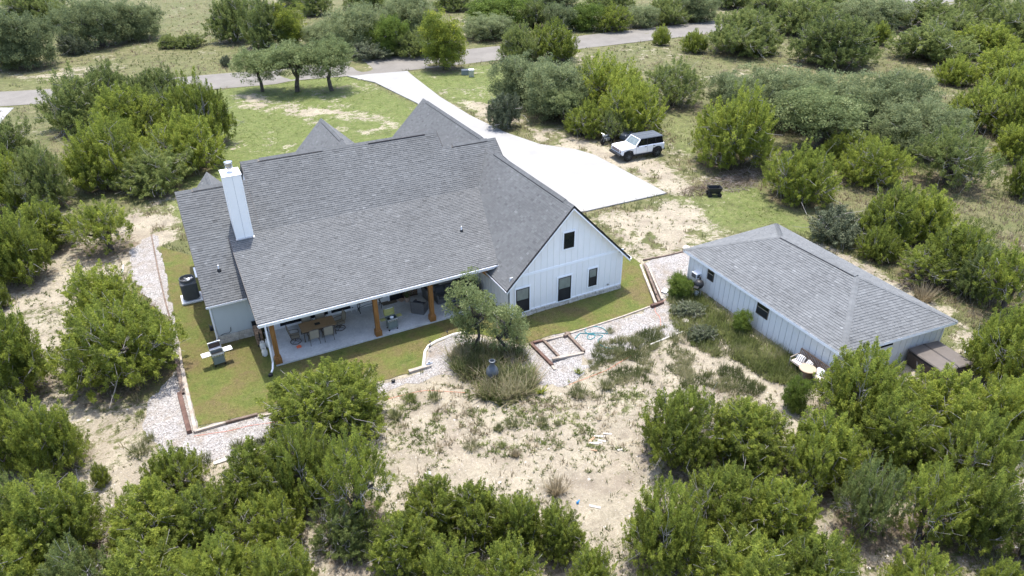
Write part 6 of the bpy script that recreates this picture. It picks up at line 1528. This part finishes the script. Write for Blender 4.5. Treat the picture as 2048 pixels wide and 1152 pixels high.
tie(g_(1286, 522), g_(1330, 513), 'tie', .10, .10, parent=t); tie(g_(1330, 513), g_(1372, 503), 'tie', .10, .10, parent=t)
t = thing('timber_edging', 'faint board edging between gravel and weeds right of the hose', 'edging')
for a, b in (((1300, 690), (1345, 672)), ((1345, 672), (1392, 652))): tie(g_(*a), g_(*b), 'curb', .08, .06, parent=t)
o = tie(g_(818, 746), g_(862, 733), 'tie_pale', .22, .16, name='loose_timber'); tag(o, 'single bleached timber at the end of the curved edging', 'timber')
cp = [G(*p) for p in [(846, 738), (848, 722), (850, 704), (857, 693), (872, 684), (890, 677), (908, 670), (930, 666)]]
o = MB().tube([(p[0], p[1], p[2]+.04) for p in cp], .085, 6).build('curved_edging', M['curb']); tag(o, 'pale curved stone edging round the grass bed', 'edging')
t = thing('stone_edging', 'flat pale stones lining the lower gravel path', 'edging')
pts_ = [G(*p) for p in [(425, 928), (470, 916), (505, 903), (530, 897), (556, 888), (590, 874), (612, 862)]]; rsx = random.Random(8)
for a, b in zip(pts_[:-1], pts_[1:]):
    L = np.linalg.norm(b-a); n_ = max(1, int(L/.5))
    for k in range(n_):
        c = a+(b-a)*(k+.5)/n_; MB().bev((c[0], c[1], .05), (L/n_*.9, rsx.uniform(.18, .28), .10), .03, rz=math.atan2(*(b-a)[[1, 0]])+rsx.uniform(-.1, .1)).build('stone', M['curb'], t)
# solar lights on stakes
for px, py, lb in ((861, 692, 'solar light at the top of the curved edging'), (860, 702, 'solar light second along the curved edging'), (911, 683, 'solar light on the gravel left of the twin oaks'), (895, 672, 'solar light beside the lawn left of the twin oaks')):
    t = thing('solar_light', lb, 'garden light', tuple(G(px, py)), 0, 'small black solar stake lights')
    MB().tube([(0, 0, 0), (0, 0, .28)], .012, 5).build('stake', M['dark'], t); MB().lathe([(.05, .26), (.06, .30), (.06, .33), (.02, .35)], (0, 0, 0), 10).build('lamp_head', M['dark'], t)
t = thing('sprinkler_valve', 'grey valve fitting on the loose timber', 'valve', tuple(G(859, 733)))
MB().lathe([(.09, 0), (.10, .12), (.05, .18), (.06, .26)], (0, 0, .1), 10).build('valve_body', M['steel_dull'], t); MB().tube([(-.18, 0, .2), (.18, 0, .2)], .05, 6).build('pipe', M['steel_dull'], t)
t = thing('flood_light', 'small black ground light by the lawn below the patio', 'garden light', tuple(G(787, 765))); MB().bev((0, 0, .12), (.20, .12, .16), .03, rx=.4).build('lamp_head', M['dark'], t); MB().tube([(0, 0, 0), (0, 0, .1)], .02, 5).build('stake', M['dark'], t)
# hose and cords
def ground_tube(px_pts, r, dz=.02):
    P = [G(*p) for p in px_pts]; return [(p[0], p[1], float(gz(p[0], p[1]))+dz+r) for p in P]
def smooth_path(P, n=6):
    P = [np.array(p, float) for p in P]; out = []
    for i in range(len(P)-1):
        p0 = P[max(i-1, 0)]; p1 = P[i]; p2 = P[i+1]; p3 = P[min(i+2, len(P)-1)]
        for k in range(n):
            t_ = k/n; out.append(tuple(0.5*((2*p1)+(-p0+p2)*t_+(2*p0-5*p1+4*p2-p3)*t_*t_+(-p0+3*p1-3*p2+p3)*t_**3)))
    out.append(tuple(P[-1])); return out
hp = [(1138, 676), (1146, 682), (1152, 676), (1160, 668), (1172, 668), (1185, 668), (1190, 674), (1180, 680), (1174, 675), (1182, 668), (1200, 667), (1215, 668), (1206, 658), (1190, 654), (1176, 656), (1170, 664), (1182, 670), (1205, 672), (1196, 682), (1202, 692), (1220, 698), (1232, 697)]
o = MB().tube(smooth_path(ground_tube(hp, .02)), .024, 5).build('garden_hose', M['hose']); tag(o, 'teal garden hose looped on the gravel beside the steps', 'hose')
o = MB().tube(smooth_path(ground_tube([(1352, 590), (1330, 600), (1322, 606), (1310, 616), (1312, 626), (1320, 636), (1321, 655)], .006)), .008, 4).build('extension_cord', M['orange']); tag(o, 'thin orange cord on the gravel between lawn and shed', 'cord')
o = MB().tube(smooth_path(ground_tube([(1138, 770), (1165, 760), (1190, 750), (1215, 740), (1240, 725), (1262, 712)], .006)), .008, 4).build('extension_cord', M['orange']); tag(o, 'thin orange cord at the lower edge of the gravel below the steps', 'cord')
o = MB().tube(smooth_path(ground_tube([(388, 873), (420, 868), (460, 862), (500, 852), (550, 845), (600, 838)], .006)), .008, 4).build('extension_cord', M['orange']); tag(o, 'thin orange cord on the gravel path below the lawn', 'cord')
o = MB().tube(smooth_path(ground_tube([(770, 800), (810, 790), (850, 782), (900, 784), (930, 786)], .006)), .008, 4).build('extension_cord', M['orange']); tag(o, 'thin orange cord running through weeds left of the tall grass', 'cord')
# chunks of stone, boards on the dirt, pipe
def rock(px, py, s, lb, m_='rock', flat=.55, name='rock', cat='rock', group=None):
    r_ = random.Random(px); p = G(px, py); bm = bmesh.new(); bmesh.ops.create_icosphere(bm, subdivisions=2, radius=s)
    for v in bm.verts: v.co *= r_.uniform(.82, 1.15); v.co.z *= flat
    me = bpy.data.meshes.new(name); bm.to_mesh(me); bm.free(); me.materials.append(M[m_]); o = link(name, me, None, (p[0], p[1], p[2]+s*flat*.5)); return tag(o, lb, cat, group)
rock(1371, 644, .24, 'pale stone slab among the weeds near the shed'); rock(720, 159, .32, 'grey stone at the driveway mouth, left of the two', 'stone'); rock(732, 161, .26, 'grey stone at the driveway mouth, right of the two', 'stone')
rock(856, 950, .17, 'white stone on the left of the lower dirt clearing'); rock(1475, 838, .3, 'white rock at the far rim of the lower juniper', 'rock', .4); rock(1455, 835, .24, 'pale rock left of the white rock by the lower juniper', 'rock', .4)
rock(1372, 497, .25, 'brown stone at the shed eave corner', 'stone')
def board(px, py, rz, L, lb, m_='plank', w=.12):
    p = G(px, py); o = MB().bev((0, 0, .02), (L, w, .035), .006).build('board', M[m_]); o.location = tuple(p); o.rotation_euler.z = rz; return tag(o, lb, 'board', 'cut boards on the dirt')
board(1184, 879, .35, .40, 'tan board at the left of the small board heap', 'plank_tan'); board(1199, 873, -.55, .52, 'white board at the top of the small board heap'); board(1215, 868, -.6, .4, 'white board at the right top of the board heap')
board(1188, 887, -.6, .45, 'white board at the lower left of the board heap'); board(1196, 886, -.5, .40, 'short white board in the middle of the board heap'); board(1204, 882, -.75, .36, 'white board crossing the others in the heap')
board(1188, 901, -.8, .3, 'tan stub below the board heap', 'plank_tan', .08); board(1240, 900, -.2, .25, 'small white board alone right of the heap'); board(1190, 1014, -.75, .5, 'single white board at the very bottom of the clearing')
p = G(1155, 1007); t = thing('spray_nozzle', 'small blue plastic nozzle on the dirt near the bottom', 'nozzle', tuple(p), .6); MB().lathe([(.05, 0), (.06, .05), (.03, .12)], (0, 0, 0), 10).build('nozzle_head', M['blue'], t); MB().bev((.1, 0, .03), (.18, .05, .05), .01).build('grip', M['blue'], t)
a = G(245, 546); b = G(247, 532); o = MB().tube([(a[0], a[1], .05), (b[0], b[1], .05)], .05, 8).build('plastic_pipe', M['white']); tag(o, 'short white pipe on the gravel at the far left', 'pipe')
p = G(1178, 590); 
p = G(1330, 583); t = thing('folding_sign', 'small pale board with grey frame lying on the gravel', 'board', tuple(p), .5); MB().bev((0, 0, .06), (.5, .34, .05), .01, rx=.1).build('panel', M['white'], t); MB().tube([(-.26, -.18, .04), (.26, -.18, .04), (.26, .18, .1)], .015, 4).build('frame', M['steel_dull'], t)
# by the shed: smoker, bench, stump, spa
q = Vector(G(1394, 592)); t = thing('smoker_grill', 'black kettle smoker on legs against the shed corner', 'grill', (q.x, q.y, float(gz(q.x, q.y))), .5)
MB().lathe([(.05, .62), (.24, .66), (.30, .80), (.31, .86), (.31, .90), (.26, 1.04), (.14, 1.12), (.04, 1.14)], (0, 0, 0), 18).build('kettle', M['dark'], t, True)
for k in range(3): a = k*2.09; MB().tube([(.18*math.cos(a), .18*math.sin(a), .68), (.30*math.cos(a), .30*math.sin(a), 0)], .018, 5).build('leg', M['steel_dull'], t)
MB().bev((-.42, 0, .84), (.3, .3, .03), .01).build('side_shelf', M['dark'], t); MB().lathe([(.05, 1.1), (.05, 1.3), (.07, 1.31), (.02, 1.34)], (.1, 0, 0), 8).build('chimney_vent', M['dark'], t)
q = wc[0]+dA*1.35+oA*0.75; o = rock(1405, 604, .2, 'rounded brown block beside the smoker', 'rust', .9, 'log_round', 'log')
o.location = (q.x, q.y, float(gz(q.x, q.y))+.1)
q = wc[0]+dA*1.75+oA*0.7; t = thing('bucket', 'small white bucket in the weeds beside the smoker', 'bucket', (q.x, q.y, float(gz(q.x, q.y)))); MB().lathe([(.11, 0), (.14, .28), (.15, .29), (.13, .29), (.10, .03)], (0, 0, 0), 14).build('pail', M['white'], t)
angA = math.atan2(dA.y, dA.x)
q0 = on_wall(1612, 705); s_ = (Vector(Z(1641, 729, 0.98))-wc[0]).dot(dA); q = wc[0]+dA*(s_)+oA*0.62
bench = thing('garden_bench', 'weathered wooden bench with striped pillows against the shed', 'bench', (q.x, q.y, 0.5), angA)   # back towards the wall: local +y is the wall side
BL = 2.05
for k in range(22): MB().box((-BL/2+.05+k*(BL-.1)/21, .34, .72), (.05, .02, .52), rx=-.12).build('back_slat', M['bench_wood'], bench)
MB().bev((0, .38, .99), (BL, .05, .07), .012).build('top_rail', M['bench_wood'], bench)
for k in range(6): MB().box((0, -.24+k*.10, .42), (BL, .085, .025)).build('seat_slat', M['tie_pale'], bench)
for s in (-1, 1):
    MB().tube([(s*BL/2, -.28, .0), (s*BL/2, -.28, .64), (s*BL/2, .36, .70)], .03, 5).build('arm', M['tie_pale'], bench); MB().tube([(s*BL/2, .30, 0), (s*BL/2, .38, .98)], .03, 5).build('leg', M['tie_pale'], bench)
MB().bev((0, -.02, .48), (BL-.15, .48, .09), .04).build('cushion', M['cream'], bench)
for x, r_, m_, lb in ((-.66, .2, 'stripe', 'striped pillow at the left end of the bench'), (-.12, -.25, 'stripe', 'striped pillow in the middle of the bench'), (.62, .1, 'white', 'white pillow at the right end of the bench')):
    wpt = bench.matrix_basis @ Vector((x, .08, .68)); o = MB().bev((0, 0, 0), (.44, .15, .40), .065, rx=-.55).build('pillow', M[m_]); o.location = Matrix.Translation((q.x, q.y, .5)) @ Matrix.Rotation(angA, 4, 'Z') @ Vector((x, .06, .66)); o.rotation_euler.z = angA+r_; tag(o, lb, 'pillow', 'pillows on the garden bench')
p = G(1616, 768); t = thing('stump_table', 'round glass topped table on a tree stump in front of the bench', 'table', (p[0]+.1, p[1]+.3, p[2]))
MB().lathe([(.32, 0), (.29, .3), (.28, .72)], (0, 0, 0), 16).build('stump', M['tie'], t); MB().lathe([(.40, .73), (.41, .77), (.36, .78)], (0, 0, 0), 24).build('table_top', M['sling'], t); MB().lathe([(.42, .715), (.43, .76), (.41, .76)], (0, 0, 0), 24).build('rim', M['log'], t)
sp = Z(1880, 712, 0.95+.5)
spa = thing('hot_tub', 'hot tub under a brown folding cover beside the shed end', 'hot tub', (sp[0]+.05, sp[1], .5), math.atan2(e0.y, e0.x)-.02)
MB().bev((0, 0, .42), (2.1, 2.15, .84), .10).build('cabinet', M['spa_side'], spa)
for s in (-1, 1): MB().bev((s*.535, 0, .92), (1.05, 2.2, .12), .05, ry=s*.035).build('cover', M['spa'], spa)
MB().box((0, 0, .925), (.03, 2.18, .10)).build('hinge_gap', M['dark'], spa)
for s in (-1, 1): MB().box((s*1.065, 0, .875), (.012, 2.0, .03)).build('cover_piping', M['dark'], spa)
for i, (px, py, s, lb) in enumerate(((1938, 706, .26, 'white plastic bag beside the hot tub, upper one'), (1952, 740, .24, 'white plastic bag beside the hot tub, lower one'))): rock(px, py, s, lb, 'white', .6, 'plastic_bag', 'bag')
# utility pedestals at the road
t = thing('utility_cabinet', 'pale grey utility cabinet by the road and the yellow tree', 'cabinet', tuple(G(943, 153)), -.35); MB().bev((0, 0, .42), (.62, .6, .84), .03).build('box', M['steel_dull'], t); MB().bev((0, 0, .87), (.7, .68, .06), .02).build('lid', M['white'], t)
t = thing('utility_cabinet', 'low dark green transformer box left of the grey cabinet', 'cabinet', tuple(G(930, 149)), -.35); MB().bev((0, 0, .28), (.9, .8, .56), .03).build('box', M['grill_grey'], t); MB().bev((0, 0, .58), (.96, .86, .06), .02).build('lid', M['carroof'], t)
# brush pile beyond the cart
def brush(px, py, R, n_, seed, lb):
    rg_ = np.random.default_rng(seed); p = G(px, py); S = []
    for k in range(n_):
        a = rg_.uniform(0, 6.28); rr_ = R*math.sqrt(rg_.random()); c = np.array([rr_*math.cos(a)*1.5, rr_*math.sin(a), rg_.random()*.45*(1-rr_/R)+.03]); a2 = rg_.uniform(0, 6.28); L = rg_.uniform(.3, 1.1); d_ = np.array([math.cos(a2)*L/2, math.sin(a2)*L/2, rg_.uniform(-.1, .15)])
        S += bend(c-d_, c+d_, rg_.uniform(.012, .03), .005, rg_, 2, .08)
    v, f = tubes_np(S, 3); o = link('brush_pile', npmesh('brush_pile', v, f, M['needle'], tint=rg_.random(len(f))), None, tuple(p)); tag(o, lb, 'brush')
brush(1458, 368, 1.7, 420, 1, 'pile of cut brown branches beyond the black cart'); brush(1490, 352, 1.5, 260, 2, 'brush heap nearer to the oak grove trunks'); brush(1395, 384, 1.0, 130, 3, 'thin scatter of cut branches left of the cart')
brush(1850, 565, 1.2, 200, 4, 'dead grey branches behind the far shed corner'); brush(230, 1085, .8, 90, 5, 'dead sticks on the dirt at the lower left')
